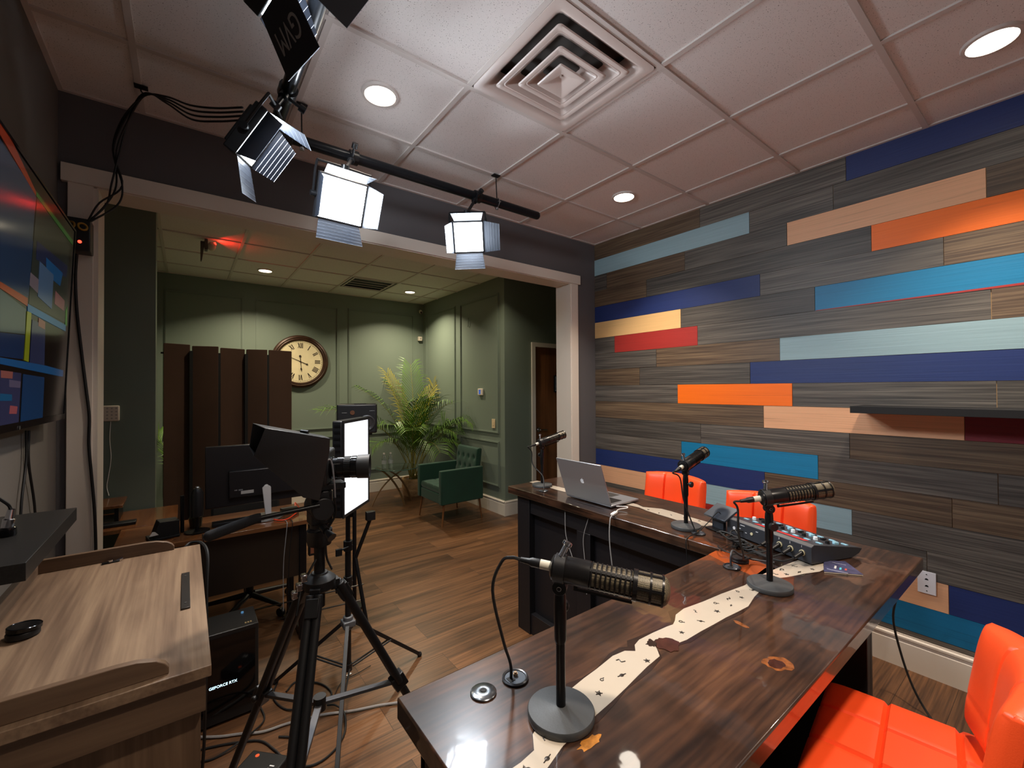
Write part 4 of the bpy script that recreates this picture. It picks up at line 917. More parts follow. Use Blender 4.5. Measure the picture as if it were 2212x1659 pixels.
patch(srgb(34,112,178),[(0,772),(48,780),(100,790),(137,800),(136,814),(48,796),(0,786)],5)
patch(srgb(66,70,110),[(0,800),(46,806),(40,918),(0,924)],2)
patch(srgb(190,112,104),[(2,800),(28,803),(27,818),(2,816)],4)
patch(srgb(120,110,140),[(20,820),(45,824),(44,838),(20,836)],4)
patch(srgb(30,110,160),[(0,850),(26,852),(26,866),(0,866)],4)
patch(srgb(200,104,110),[(22,876),(38,878),(36,894),(20,894)],4)
patch(srgb(26,74,124),[(50,808),(96,815),(92,906),(44,914)],2)
pmats=[];mb=MB(); 
for i,(c,p) in enumerate(patches):
    pmats.append(scr_mat('p%d'%i,c,0.20)); mb.mat(i).add(p,[tuple(range(len(p)))])
mb.build('video_picture',pmats,tv,world=True,smooth=False)
lg=PT(42,924,0.004); MB().cyl(lg,lg+V(0.0015,0,0),0.006,n=16).build('round_logo',steel,tv,world=True)
MB().box(-0.474,1.6,1.7,-0.44,2.1,2.05).build('wall_bracket',black_metal,tv,world=True)
ws=MB().box(-0.474,1.388,1.160,-0.275,1.94,1.20).build('wall_shelf',M('shelf_black_speckle',srgb(34,33,32),0.35,var=0.4,vscale=200),bevel=0.001); tag(ws,'small black wall shelf under the television, above the lectern','shelf')
for k,(x0,lb) in enumerate(((57,'left cable hanging from the television to the wall shelf'),(63,'right cable hanging from the television, spreading away from the other'))):
    e=(45,1108) if k==0 else (76,1108)
    a=PX(-0.462,x0,930); b=PX(-0.462,(x0+x0)/2-1,1000); c_=PX(-0.462,*e)
    cable('television_cable',[a,b,c_,c_+V(0,0.01,-0.25),V(-0.462,c_.y+0.02,0.25),V(-0.45,c_.y+0.02,0.006)],0.0042,rubber,lb)
cn=thing('plug_connector','black and chrome cable plug standing on the wall shelf','plug',(PZ(1.2,16,1158).x,PZ(1.2,16,1158).y,1.2012))
MB().lathe((0,0,0),(0,0,1),[(0,0.016),(0.003,0.017),(0.02,0.016),(0.022,0.0135)],20).build('plug_base',black_gloss,cn); MB().lathe((0,0,0.022),(0.15,0,1),[(0,0.012),(0.02,0.012),(0.022,0.009),(0.045,0.007)],18).build('plug_shell',chrome,cn)
cable('plug_cable',[cn.location+V(0.006,0,0.066),cn.location+V(0,-0.01,0.085),cn.location+V(-0.03,-0.03,0.12),cn.location+V(-0.07,-0.06,0.13)],0.0035,rubber,'cable bending up and left from the chrome plug on the shelf')
# ================================================================ power box and cables at the opening
pb=thing('power_box','black power box with yellow cable ties and a red light on the casing','power box',(-0.395,2.795,2.29))
MB().box(-0.045,-0.045,-0.075,0.045,0.045,0.075).build('box',black_pl,pb,bevel=0.004)
MB().cyl((0.01,-0.045,-0.035),(0.01,-0.0475,-0.035),0.007,n=14).build('red_lamp',M('red_lamp',(0.5,0.01,0.01),0.3,emit=(1,0.06,0.03),es=6),pb)
for s in (-1,1): MB().torus((s*0.02,-0.05,0.035),(s*0.5,-1,0.2),0.016,0.0045,14,6).build('yellow_tie',M('yellow_tie',srgb(150,112,26),0.5),pb)
hk=thing('ceiling_hook','small black hook holding the cable bundle at the ceiling','hook',(-0.165,2.60,ZC-0.003))
MB().cbox((0,0,-0.002),(0.05,0.035,0.004)).tube([(0,0,-0.003),(0,0,-0.02),(0.012,0,-0.03),(0.022,0,-0.02)],0.003,6).build('hook',black_metal,hk)
hkp=V(-0.155,2.60,2.945)
random.seed(9)
for k in range(4):
    a=AT(1.74,524+2*k,232+9*k); sag=0.012*k+0.01
    mid=hkp.lerp(a,0.5)+V(0,0,-0.01-sag); mid2=hkp.lerp(a,0.25)+V(0,0,0.004-0.006*k)
    j=lambda s:V(random.uniform(-s,s),random.uniform(-s,s)*0.4,0)
    P1=PY(2.70,272,260);P2=PY(2.76,262,330);P3=PY(2.78,250,400);P4=PY(2.78,225,440);P5=PY(2.75,195,478)
    cable('light_cable',[a+V(0,0,0.0),a.lerp(mid,0.5)+V(0,0,-0.008),mid,mid2,hkp+V(0,0,0.004*k-0.008)+j(0.006),P1+j(0.02),P2+j(0.03),P3+j(0.03),P4+j(0.03)+V(0.02*(k-1),0,0),P5+j(0.008)],0.0042,rubber,['top','second','third','lowest'][k]+' cable of the bundle running from the rail lights over the ceiling hook',group='cables from the rail lights')
cable('casing_cable',[PY(2.80,166,548),PY(2.825,163,600),PY(2.832,166,670),PY(2.832,176,760),PY(2.832,186,840),PY(2.832,193,900),PY(2.832,192,960),PY(2.832,198,1030),PY(2.832,204,1100),PY(2.832,207,1180),PY(2.83,207,1300),V(-0.34,2.83,0.01)],0.0065,rubber,'thick black cable running down the white casing beside the television')
# ================================================================ camera tripod
TX,TYp=0.324,1.39
tp=thing('tripod','tall black video tripod with mid-level spreader in front of the studio camera','tripod',(TX,TYp,0))
tm=M('tripod_black',srgb(19,19,21),0.5); tm2=M('tripod_grey',srgb(74,74,78),0.45,metal=0.4)
MB().cyl((0,0,0.92),(0,0,1.16),0.0155,n=20).build('centre_column',tm,tp)
MB().lathe((0,0,0.968),(0,0,1),[(0,0.03),(0.01,0.045),(0.035,0.046),(0.045,0.034),(0.05,0.024),(0.055,0.022)],28).build('spider',tm,tp,bevel=0.001)
for a in (3,119,243):
    r=math.radians(a); d=V(math.cos(r),math.sin(r),0); top_=d*0.055+V(0,0,0.978); ft=d*0.55; s=V(-d.y,d.x,0)
    ldn=(ft-top_).normalized()
    lg=MB(); mid=top_.lerp(ft,0.40)
    for q in (-1,1): lg.cyl(top_+s*q*0.0115,mid+s*q*0.0115,0.0125,n=12)
    lg.cbox(top_.lerp(mid,0.08),(0.036,0.036,0.05),orient(ldn,up=s)).cbox(top_-V(0,0,0.0)+d*-0.012,(0.03,0.03,0.026),orient(d,up=(0,0,1)))
    lo=lg.build('leg',tm,tp,bevel=0.002)
    MB().cyl(mid,top_.lerp(ft,0.96),0.0125,n=14).build('lower_leg',tm,lo)
    MB().cbox(mid,(0.046,0.034,0.05),orient(ldn,up=s)).cyl(mid+s*0.02,mid+s*0.034,0.010,n=12).build('leg_lock',black_pl,lo,bevel=0.003)
    MB().sphere(ft+V(0,0,0.022),0.022,14,8,(1,1,0.8)).build('foot',rubber,lo)
    # spreader arm
    MB().cbox((mid+V(0,0,0.63))/2+V(0,0,0.0),( (mid-V(0,0,0.63)).length,0.02,0.010),orient((mid-V(0,0,0.63)).cross(s),up=s) if False else Matrix(((mid-V(0,0,0.63)).normalized(),s,(mid-V(0,0,0.63)).normalized().cross(s))).transposed()).build('spreader_arm',tm2,tp,bevel=0.001)
MB().cyl((0,0,0.61),(0,0,0.65),0.018,n=16).build('spreader_hub',tm,tp)
MB().lathe((0,0,1.10),(0,0,1),[(0,0.018),(0.006,0.033),(0.02,0.036),(0.05,0.036),(0.058,0.028),(0.07,0.028)],26).build('levelling_bowl',black_pl,tp)
HZ=1.17
cdx=V(0.905,-0.425,0); cdy=V(0.425,0.905,0)
def cl(x,y,z): return cdx*x+cdy*y+V(0,0,z)
MB().box(-0.03,-0.032,HZ,0.03,0.032,HZ+0.10).cyl((0,-0.05,HZ+0.05),(0,0.05,HZ+0.05),0.034,n=24).build('fluid_head',black_pl,tp,bevel=0.004)
MB().box(-0.05,-0.028,HZ+0.10,0.07,0.028,HZ+0.118).build('camera_plate',black_metal,tp,bevel=0.002)
MB().cyl((-0.004,-0.05,HZ+0.0),(0.0,-0.075,HZ-0.005),0.010,n=12).cyl((0.0,-0.075,HZ-0.005),(0.01,-0.10,HZ-0.02),0.006,0.014,n=10).build('lock_lever',black_metal,tp)
h0=AT(1.22,690,1092)-V(TX,TYp,0); h1=AT(1.12,548,1122)-V(TX,TYp,0); h2=AT(1.05,452,1158)-V(TX,TYp,0)
MB().cyl(h0,h1,0.0065,n=12).build('pan_arm',black_metal,tp)
MB().tube([h1+(h0-h1)*0.10,h1,h1.lerp(h2,0.5)+V(0,0,0.0),h2],0.0128,14,5).sphere(h2,0.0128,12,8).build('pan_grip',foam,tp)
# ---- the studio camera on it
cz=HZ+0.118
cmr=thing('video_camera','black video camera with a long lens and a hooded monitor, on the tripod','camera',(TX,TYp,cz+0.001),rot=Matrix((cdx,cdy,V(0,0,1))).transposed().to_euler())
cb=M('camera_body',srgb(24,24,25),0.5,bump=0.2,bscale=500)
MB().box(-0.055,-0.06,0,0.032,0.075,0.10).box(-0.03,-0.03,0.10,0.02,0.05,0.125).box(-0.02,-0.085,0.0,0.025,-0.06,0.085).build('body',cb,cmr,bevel=0.008,seg=3)
zl=0.046
MB().lathe((0.03,0,zl),(1,0,0),[(0,0.033),(0.008,0.034),(0.010,0.0305),(0.022,0.0305),(0.023,0.0325),(0.04,0.0325),(0.041,0.0315),(0.062,0.0315),(0.063,0.0335),(0.078,0.0335),(0.079,0.031),(0.085,0.031)],32).build('lens',black_gloss,cmr)
mb=MB()
for k in range(36):
    a=2*PI*k/36; mb.T=Matrix.Translation(V(0,0,zl))@Matrix.Rotation(a,4,'X'); mb.box(0.072,-0.0012,0.0315,0.090,0.0012,0.0328)
mb.T=None; mb.build('focus_ring',rubber,cmr)
MB().lathe((0.108,0,zl),(1,0,0),[(0,0.032),(0.002,0.0355),(0.036,0.0365),(0.038,0.036),(0.036,0.0335),(0.006,0.030)],32).build('lens_hood',M('lens_hood_black',srgb(34,34,36),0.55),cmr)
for z in (0.075,0.058,0.035): MB().cyl((0.004,-0.086,z),(0.004,-0.092,z),0.006,n=12).build('connector',M('copper_connector',srgb(170,110,80),0.3,metal=0.9),cmr)
# hooded monitor carried on the near side of the camera
hd_=M('hood_shell',srgb(30,29,30),0.33,bump=0.1,bscale=400)
def hp(px,py,d): 
    p=AT(d,px,py)-V(TX,TYp,cz+0.001); return V(p.dot(cdx),p.dot(cdy),p.z)
near=[hp(573,925,1.10),hp(713,947,1.22),hp(712,975,1.22),hp(690,1082,1.21),hp(655,1075,1.18),hp(548,985,1.08)]
far_=[hp(546,914,1.22),hp(700,941,1.34),hp(705,965,1.34),hp(692,1076,1.33),hp(655,1066,1.30),hp(538,966,1.20)]
mb=MB(); n=6; vs=near+far_; 
mb.add(vs,[(0,1,2,3,4,5),(11,10,9,8,7,6)]+[(k,k+6,(k+1)%6+6,(k+1)%6) for k in range(5)])
ho=mb.build('monitor_hood',hd_,cmr,bevel=0.004)
so=ho.modifiers.new('solid','SOLIDIFY'); so.thickness=0.003; so.offset=-1
ho.modifiers.move(1,0)
MB().cyl(hp(650,932,1.25),hp(666,934,1.25),0.006,n=10).build('hood_screw',black_metal,cmr)
MB().tube([hp(700,1000,1.26),hp(715,995,1.27),hp(722,1040,1.27),hp(724,1075,1.28)],0.0025,6).build('video_lead',M('lead_grey',srgb(140,140,145),0.4),cmr)
MB().cyl(V(0.0,-0.065,0.04),(near[3]+far_[3])/2+V(-0.02,0.02,0.07),0.008,n=10).build('monitor_arm',black_metal,cmr)
cable('tripod_cable',[AT(1.27,722,1075),AT(1.28,725,1110),AT(1.28,706,1150),AT(1.28,705,1200),AT(1.28,717,1230)],0.0032,rubber,'black cable hanging from the camera down the right of the tripod column')
cable('tripod_cable',[AT(1.22,683,1208),AT(1.2,668,1235),AT(1.19,652,1265),AT(1.17,645,1300),AT(1.16,640,1330)],0.0032,rubber,'black cable bundle running down the left tripod leg')
for k,(a,b) in enumerate(((656,1248),(646,1268),(636,1285))):
    MB().cbox(AT(1.17,a,b),(0.016,0.02,0.02)).build('cable_tie',chrome,tp,world=True,bevel=0.003)
# ================================================================ LED panel on light stand
SX,SY=0.66,2.25
st=thing('light_stand','black light stand with three spread legs behind the tripod','light stand',(SX,SY,0))
MB().cyl((0,0,0.17),(0,0,0.80),0.0145,n=16).build('lower_column',tm,st)
MB().cyl((0,0,0.78),(0,0,0.97),0.0115,n=16).build('upper_column',tm,st)
MB().cyl((0,0,0.36),(0,0,0.425),0.024,n=16).cbox((0,0,0.39),(0.06,0.06,0.03)).build('collar',M('collar_grey',srgb(92,94,98),0.4),st,bevel=0.004)
MB().cyl((0,0,0.15),(0,0,0.185),0.019,n=14).build('lower_collar',black_pl,st)
for z in (0.60,0.78): MB().cyl((0,0,z-0.025),(0,0,z+0.025),0.022,n=16).cyl((0.02,-0.01,z),(-0.05,-0.035,z-0.005),0.005,n=8).cbox((-0.055,-0.037,z-0.012),(0.03,0.012,0.035)).build('column_clamp',black_pl,st,bevel=0.002)
for a in (14,127,248):
    r=math.radians(a); d=V(math.cos(r),math.sin(r),0); s=V(-d.y,d.x,0)
    p0=d*0.03+V(0,0,0.385); p1=d*0.455+V(0,0,0.012)
    MB().cbox((p0+p1)/2,((p1-p0).length,0.018,0.018),Matrix(((p1-p0).normalized(),s,(p1-p0).normalized().cross(s))).transposed()).sphere(p1,0.014,10,6).build('leg',tm,st,bevel=0.001)
    q0=d*0.02+V(0,0,0.165); q1=p0.lerp(p1,0.52)
    mb=MB()
    for k in (-1,1): mb.cyl(q0+s*k*0.009,q1+s*k*0.009,0.0045,n=8)
    mb.build('brace',tm,st)
pn=V(0.885,-0.465,0.0)  # facing right
# panel width direction from the photo: near edge at depth 2.05, far edge at 2.34
pa=AT(2.06,744,1010); pb_=AT(2.33,792,1000); wdir=(pb_-pa); wdir.z=0; pw=wdir.length+0.02; wdir.normalize(); nrm=V(0,0,1).cross(wdir)*-1
if nrm.x<0: nrm=-nrm
pc_=(pa+pb_)/2; zt_=AT(2.06,745,915).z; zb_=AT(2.06,743,1111).z; zmid=(zt_+zb_)/2; ph=zt_-zb_
pl=thing('stand_led_panel','flat lit LED panel glowing white on the light stand behind the lens','studio light',(pc_.x,pc_.y,zmid),rot=Matrix((wdir,V(0,0,1),wdir.cross(V(0,0,1)))).transposed().to_euler())
sg=1 if wdir.cross(V(0,0,1)).dot(V(0.9,-0.4,0))>0 else -1
fr=MB().box(-pw/2-0.014,-ph/2-0.014,min(0,-sg*0.05),pw/2+0.014,ph/2+0.014,max(0,-sg*0.05)); fr.build('housing',black_pl,pl,bevel=0.008,seg=3)
for (x0,y0,x1,y1) in ((-pw/2-0.014,-ph/2-0.014,-pw/2,ph/2+0.014),(pw/2,-ph/2-0.014,pw/2+0.014,ph/2+0.014),(-pw/2,ph/2,pw/2,ph/2+0.014),(-pw/2,-ph/2-0.014,pw/2,-ph/2)):
    MB().box(x0,y0,min(0,sg*0.006),x1,y1,max(0,sg*0.006)).build('front_rim',black_pl,pl)
mb=MB()
for k in range(14): mb.box(-pw/2-0.016,-ph/2+0.03+k*0.03,min(-sg*0.04,-sg*0.008),-pw/2-0.013,-ph/2+0.04+k*0.03,max(-sg*0.04,-sg*0.008))
mb.build('cooling_fins',black_metal,pl)
panel_glow=M('panel_glow',(1,1,1),0.5,emit=(0.90,0.94,1.0),es=2.2)
MB().box(-pw/2,-ph/2,min(sg*0.0005,sg*0.003),pw/2,ph/2,max(sg*0.0005,sg*0.003)).build('light_face',panel_glow,pl)
MB().cyl((0,-ph/2-0.014,-sg*0.025),(0,-ph/2-0.05,-sg*0.025),0.013,n=14).build('mount',black_metal,pl)
# ================================================================ desk PC and floor clutter
pcx=thing('computer_tower','black glass sided computer tower standing on the floor behind the lectern','computer',(0.09,2.55,0))
MB().box(-0.19,-0.10,0.012,0.20,0.105,0.43).build('case',M('pc_black',srgb(30,29,29),0.38),pcx,bevel=0.004)
MB().box(-0.16,-0.1025,0.06,0.185,-0.1005,0.41).build('glass_side',M('pc_glass',srgb(10,9,10),0.06),pcx)
for x in (-0.16,0.17):
    for y in (-0.08,0.085): MB().cyl((x,y,0),(x,y,0.012),0.012,n=12).build('foot',rubber,pcx)
gl=M('gpu_glow',(0.3,0.5,0.6),0.3,emit=(0.55,0.85,1.0),es=5)
lt=text_obj('glowing_letters','GEFORCE RTX',0.017,gl,pcx,(0.055,-0.1035,0.185),(PI/2,0.0,0))
MB().cyl((0.145,0.05,0.43),(0.145,0.05,0.437),0.006,n=12).build('power_button',M('blue_button',srgb(60,110,150),0.3,emit=(0.2,0.5,0.9),es=0.5),pcx)
mb=MB(); 
for k in range(3): mb.box(0.145+k*0.011,-0.075,0.4295,0.152+k*0.011,-0.060,0.4312)
mb.build('ports',M('port_gold',srgb(170,150,110),0.4,metal=0.6),pcx)
ps=thing('power_strip','black power strip block lying on the floor by the tripod foot','power strip',(0.255,2.03,0.001),rotz=0.75)
MB().box(-0.055,-0.08,0,0.055,0.09,0.045).build('block',black_pl,ps,bevel=0.006)
mb=MB(); mb.box(-0.02,-0.055,0.0448,-0.015,-0.035,0.0458).box(-0.006,-0.055,0.0448,-0.001,-0.035,0.0458); mb.build('outlet_slots',M('print_white2',srgb(200,200,200),0.5),ps)
MB().cyl((0.03,0.05,0.045),(0.03,0.05,0.047),0.008,n=12).build('switch',M('strip_red',srgb(170,40,20),0.4,emit=(1,0.2,0.05),es=0.8),ps)
slv=M('braided_sleeve',srgb(128,124,122),0.6,bump=0.6,bscale=500)
cable('floor_cable',[(0.03,2.43,0.008),(0.128,2.36,0.008),(0.205,2.32,0.008),(0.287,2.272,0.008),(0.388,2.256,0.008),(0.525,2.215,0.008),(0.65,2.152,0.008),(0.771,2.105,0.008),(0.90,2.04,0.008),(1.05,1.95,0.008)],0.0055,slv,'grey braided cable running across the wood floor under the tripod')
cable('floor_cable',[(0.056,2.33,0.006),(0.15,2.295,0.006),(0.265,2.229,0.006),(0.312,2.133,0.006),(0.348,2.025,0.006),(0.399,1.96,0.006),(0.461,1.946,0.006),(0.533,1.98,0.006),(0.589,2.053,0.006),(0.612,2.154,0.016),(0.592,2.226,0.018),(0.562,2.261,0.012)],0.0045,rubber,'black cable looping on the floor around the front tripod leg')
cable('floor_cable',[(0.40,2.62,0.006),(0.36,2.50,0.006),(0.40,2.36,0.006),(0.50,2.30,0.018),(0.60,2.33,0.006),(0.58,2.45,0.006),(0.48,2.55,0.006),(0.42,2.50,0.006)],0.0045,rubber,'black cable coil on the floor behind the spreader, by the computer')
cable('floor_cable',[(0.02,2.28,0.006),(0.10,2.24,0.006),(0.22,2.27,0.018),(0.30,2.35,0.006),(0.30,2.46,0.006)],0.004,rubber,'black cable crossing beneath the grey braided one')
cable('floor_cable',[(0.27,1.99,0.03),(0.33,1.96,0.006),(0.42,2.05,0.006),(0.40,2.14,0.006),(0.34,2.2,0.006)],0.004,rubber,'short black cable coming out of the power strip')
cable('stand_cable',[(0.60,2.30,0.006),(0.67,2.40,0.006),(0.76,2.42,0.006),(0.84,2.44,0.006)],0.002,rubber,'thin cable on the floor at the light stand feet')
tg=thing('cable_tag','tiny white tag lying on the floor near the light stand','tag',(0.72,2.44,0.004),rotz=0.4); MB().box(-0.014,-0.006,0,0.014,0.006,0.002).build('tag',M('tag_white',srgb(225,222,215),0.6),tg)
# ================================================================ green room desk
dwood=wood('desk_wood',[(0.25,srgb(52,30,18)),(0.5,srgb(112,68,38)),(0.8,srgb(160,108,66))],'Y',5,0.16,0.25,coat=0.4,bump=0.05,fine=0.35)
d1=thing('office_desk','brown office desk with a dark modesty panel, in the green room opening','desk',(0.17,3.18,0))
MB().box(-0.30,2.95,0.725,0.63,3.43,0.75).build('desktop',wood('desk_wood_long',[(0.25,srgb(52,30,18)),(0.5,srgb(112,68,38)),(0.8,srgb(160,108,66))],'X',5,0.16,0.25,coat=0.4,bump=0.05,fine=0.35),d1,world=True,bevel=0.002)
MB().box(-0.26,2.99,0.40,0.58,3.005,0.722).build('modesty_panel',M('modesty_dark',srgb(44,34,26),0.35),d1,world=True)
for x in (-0.28,0.575):
    MB().box(x,2.97,0.0,x+0.04,3.01,0.725).box(x,3.37,0.0,x+0.04,3.41,0.725).box(x,3.01,0.02,x+0.04,3.37,0.06).build('leg_frame',black_metal,d1,world=True,bevel=0.002)
d2=thing('side_desk','second brown desk standing behind the first against the green wall stub','desk',(-0.31,3.69,0))
MB().box(-0.75,3.445,0.725,-0.038,3.93,0.75).build('desktop',dwood,d2,world=True,bevel=0.002)
for x in (-0.74,-0.09): MB().box(x,3.46,0,x+0.04,3.50,0.725).box(x,3.88,0,x+0.04,3.92,0.725).build('leg_frame',black_metal,d2,world=True)
rs=thing('monitor_riser','brown wooden riser shelf on the side desk below the keypad','riser',(-0.45,3.80,0.7512))
r1=PZ(0.86,282,1062)
MB().box(-0.25,-0.18,0.09,0.14,0.10,0.108).build('riser_top',dwood,rs,bevel=0.002)
for x in (-0.24,0.10): MB().box(x,-0.16,0,x+0.02,0.08,0.09).build('riser_leg',black_metal,rs)
kb=thing('keyboard','low black keyboard lying on the side desk in front of the riser','keyboard',(-0.40,3.55,0.7512))
MB().box(-0.2,-0.035,0,0.16,0.035,0.018).build('keys',black_pl,kb,bevel=0.003)
# monitor seen from behind
def X3(y,px,py): return PY(y,px,py)
YM=3.26
a=PY(YM,443,966); 
mo=thing('computer_monitor','large black monitor seen from behind on the office desk, stickers near its base','monitor',(a.x+0.32,YM,0.7512))
hh=a.z-0.7512
MB().box(-0.32,-0.012,hh-0.385,0.32,0.012,hh).box(-0.20,-0.04,hh-0.33,0.20,-0.012,hh-0.16).build('shell',M('monitor_back',srgb(26,24,26),0.4),mo,bevel=0.006)
MB().box(-0.31,0.0122,hh-0.355,0.31,0.0135,hh-0.01).build('screen',M('monitor_screen',srgb(20,24,30),0.1,emit=(0.3,0.4,0.5),es=0.05),mo)
MB().box(-0.135,-0.0415,hh-0.310,-0.065,-0.0400,hh-0.290).build('label_sticker',M('sticker',srgb(176,172,168),0.5),mo)
mb=MB(); mb.box(-0.17,-0.041,hh-0.285,-0.155,-0.040,hh-0.278).build('port_row',M('port_row',srgb(110,110,112),0.5),mo); MB().box(-0.148,-0.041,hh-0.287,-0.125,-0.040,hh-0.278).build('port_row',M('port_row',srgb(110,110,112),0.5),mo)
stc=PZ(0.76,583,1122); dx=stc.x-(a.x+0.32)
MB().prism([(dx-0.028,-0.075,0.19),(dx-0.018,-0.08,0.2),(dx+0.014,-0.08,0.2),(dx+0.022,-0.075,0.19),(dx+0.022,-0.10,0.012),(dx-0.012,-0.10,0.012)],(0,0,0),(0,0.010,0)).cyl((dx,-0.07,0.17),(dx,-0.012,0.20),0.016,n=14).build('stand_neck',M('stand_white',srgb(196,192,190),0.35),mo,bevel=0.003)
MB().lathe((dx-0.02,-0.09,0),(0,0,1),[(0,0.11),(0.003,0.112),(0.008,0.11),(0.010,0.10)],36).build('stand_base',M('stand_silver',srgb(150,146,142),0.3,metal=0.6),mo)
kb2=thing('keyboard','black keyboard lying on the office desk under the monitor','keyboard',(0.27,3.18,0.7512)); MB().box(-0.14,-0.05,0,0.11,0.02,0.02).build('keys',black_pl,kb2,bevel=0.003)
p=PZ(0.757,426,1146)
mk=thing('desk_microphone','small black desk microphone on a round base, left end of the office desk','microphone',(p.x,p.y,0.7512))
MB().lathe((0,0,0),(0,0,1),[(0,0.062),(0.006,0.062),(0.014,0.012)],32).build('base_disc',black_metal,mk)
MB().cyl((0,0,0.01),(0,0,0.09),0.010,n=12).build('post',black_metal,mk); MB().lathe((0,0,0.085),(0,0,1),[(0,0.022),(0.005,0.03),(0.14,0.03),(0.165,0.018),(0.17,0.005)],24).build('mic_body',black_pl,mk)
MB().cyl((0.0,-0.0,0.255),(0.0,0,0.262),0.012,0.008,n=12).build('top_badge',steel,mk)
cu=thing('cup','small dark glass cup behind the desk microphone','cup',(p.x-0.005,p.y+0.12,0.7512)); MB().lathe((0,0,0),(0,0,1),[(0,0.03),(0.055,0.036),(0.055,0.033),(0.004,0.027)],24).build('cup_body',M('dark_glass',srgb(60,62,50),0.1,trans=0.4),cu)
p=PZ(0.80,355,1140)
ph_=thing('phone_dock','black phone dock with a white tag, on the office desk left end','phone',(p.x+0.01,p.y,0.7512),rotz=0.2)
MB().prism([(-0.07,-0.05,0),(0.05,-0.05,0),(0.05,-0.05,0.09),(-0.04,-0.05,0.095)],(0,0,0),(0,0.09,0)).box(-0.085,-0.06,0,0.05,0.05,0.012).build('dock',black_matte,ph_,bevel=0.003)
MB().prism([(-0.085,-0.062,0.03),(-0.045,-0.062,0.032),(-0.06,-0.062,0.05),(-0.072,-0.062,0.052)],(0,0,0),(0,0.004,0)).build('white_tag',M('tag_white',srgb(225,222,215),0.6),ph_)
MB().cyl((0.075,0.02,0.0),(0.075,0.02,0.21),0.010,n=12).build('dock_arm',black_metal,ph_)
bxp=PZ(0.77,668,1108)
bx=thing('small_black_box','small black box sitting at the right end of the office desk','box',(0.555,3.20,0.7512),rotz=0.15); MB().box(-0.045,-0.04,0,0.05,0.04,0.03).build('box',black_pl,bx,bevel=0.003)
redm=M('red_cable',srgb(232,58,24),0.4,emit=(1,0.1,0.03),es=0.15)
cable('red_cable',[(0.60,3.14,0.765),(0.52,3.03,0.757),(0.47,3.03,0.757),(0.44,3.10,0.757),(0.47,3.18,0.757),(0.53,3.16,0.757)],0.0035,redm,'bright red cable curled on the office desk beside the black box',group='red desk cables')
cable('red_cable',[(0.60,3.22,0.76),(0.61,3.30,0.77),(0.625,3.36,0.77),(0.66,3.34,0.70),(0.67,3.25,0.60)],0.003,redm,'red cable end hanging over the right edge of the office desk',group='red desk cables')
for k,(x,lb) in enumerate(((0.50,'thin grey cable hanging from the office desk at its right end'),(0.53,'second thin cable hanging over the office desk edge, with a plug'),(0.08,'thin black cable crossing the dark modesty panel'))):
    cable('desk_drop_cable',[(x,3.02,0.754),(x,2.945,0.754),(x-0.005,2.938,0.70),(x-(0.02 if k<2 else 0.10),2.945,0.5),(x-(0.02 if k<2 else 0.16),2.95,0.22)],0.0022,M('grey_cable',srgb(150,148,146),0.5) if k==0 else rubber,lb)
ud=thing('copper_device','narrow device with a copper coloured face hung under the desk right end','device',(0.655,3.02,0.60)); MB().box(-0.018,-0.02,-0.10,0.018,0.02,0.10).build('shell',black_pl,ud,bevel=0.002); MB().box(-0.010,-0.0215,-0.085,0.010,-0.020,0.085).build('face',M('copper_face',srgb(150,96,70),0.3,metal=0.5),ud)
# ---- office chair behind the desk
oc=thing('office_chair','black swivel office chair tucked under the far side of the office desk','chair',(0.37,3.60,0))
for k in range(5):
    a_=2*PI*k/5+0.3; d=V(math.cos(a_),math.sin(a_),0); MB().cyl(d*0.03+V(0,0,0.11),d*0.28+V(0,0,0.075),0.02,0.013,n=10).build('base_arm',black_pl,oc)
    MB().cyl(d*0.28+V(-0.012*d.y,0.012*d.x,0.028),d*0.28-V(-0.012*d.y,0.012*d.x,-0.028),0.028,n=14).build('caster',rubber,oc)
MB().cyl((0,0,0.09),(0,0,0.42),0.026,n=14).build('column',black_metal,oc)
MB().box(-0.12,-0.10,0.40,0.12,0.10,0.44).build('mechanism',black_metal,oc,bevel=0.006)
mb=MB(); pad(mb,lambda u,v,q:V(u*0.24,v*0.23,0.47+q),24,24,0.04,p=5,back=0.8); mb.build('seat',M('chair_fabric',srgb(24,24,26),0.8),oc,merge=True)
mb=MB(); pad(mb,lambda u,v,q:V(u*0.22,0.24+0.04*u*u*-1+q+0.03*v,0.72+v*0.17),20,20,0.03,p=5); mb.build('backrest',M('chair_fabric',srgb(24,24,26),0.8),oc,merge=True)
MB().tube([(0,0.10,0.42),(0,0.24,0.44),(0,0.27,0.60)],0.014,8).build('back_bracket',black_metal,oc)
# ---- folding acoustic screen
scm=M('screen_fabric',srgb(72,51,40),0.95,bump=0.5,bscale=500,var=0.12,vscale=3)
YS=4.80
def xs(px): return PY(YS,px,900).x
sc_=thing('folding_screen','tall dark brown five panel folding screen before the green wall','folding screen',(0.35,YS,0))
edges=[353,411,472,530,577,632]
for k in range(5):
    x0,x1=xs(edges[k]),xs(edges[k+1]); g=0.012
    y0,y1=((YS-0.03,YS+0.03) if k%2==0 else (YS+0.03,YS-0.03))
    P=[(x0+(0.0 if k==0 else g),y0,0.03),(x1-0.002,y1,0.03),(x1-0.002,y1+0.035,0.03),(x0+(0.0 if k==0 else g),y0+0.035,0.03)]
    zt2=[1.985,1.975,1.965,1.965,1.965][k]
    MB().prism(P,(0,0,0),(0,0,zt2-0.03)).build('screen_panel',scm,sc_,world=True,bevel=0.006,seg=3)
    if k: MB().box(x0-0.006,YS-0.028,0.05,x0+0.018,YS+0.03,zt2-0.05).build('gap_shade_strip',black_matte,sc_,world=True)  # black box filling the panel gap, stands in for its shade
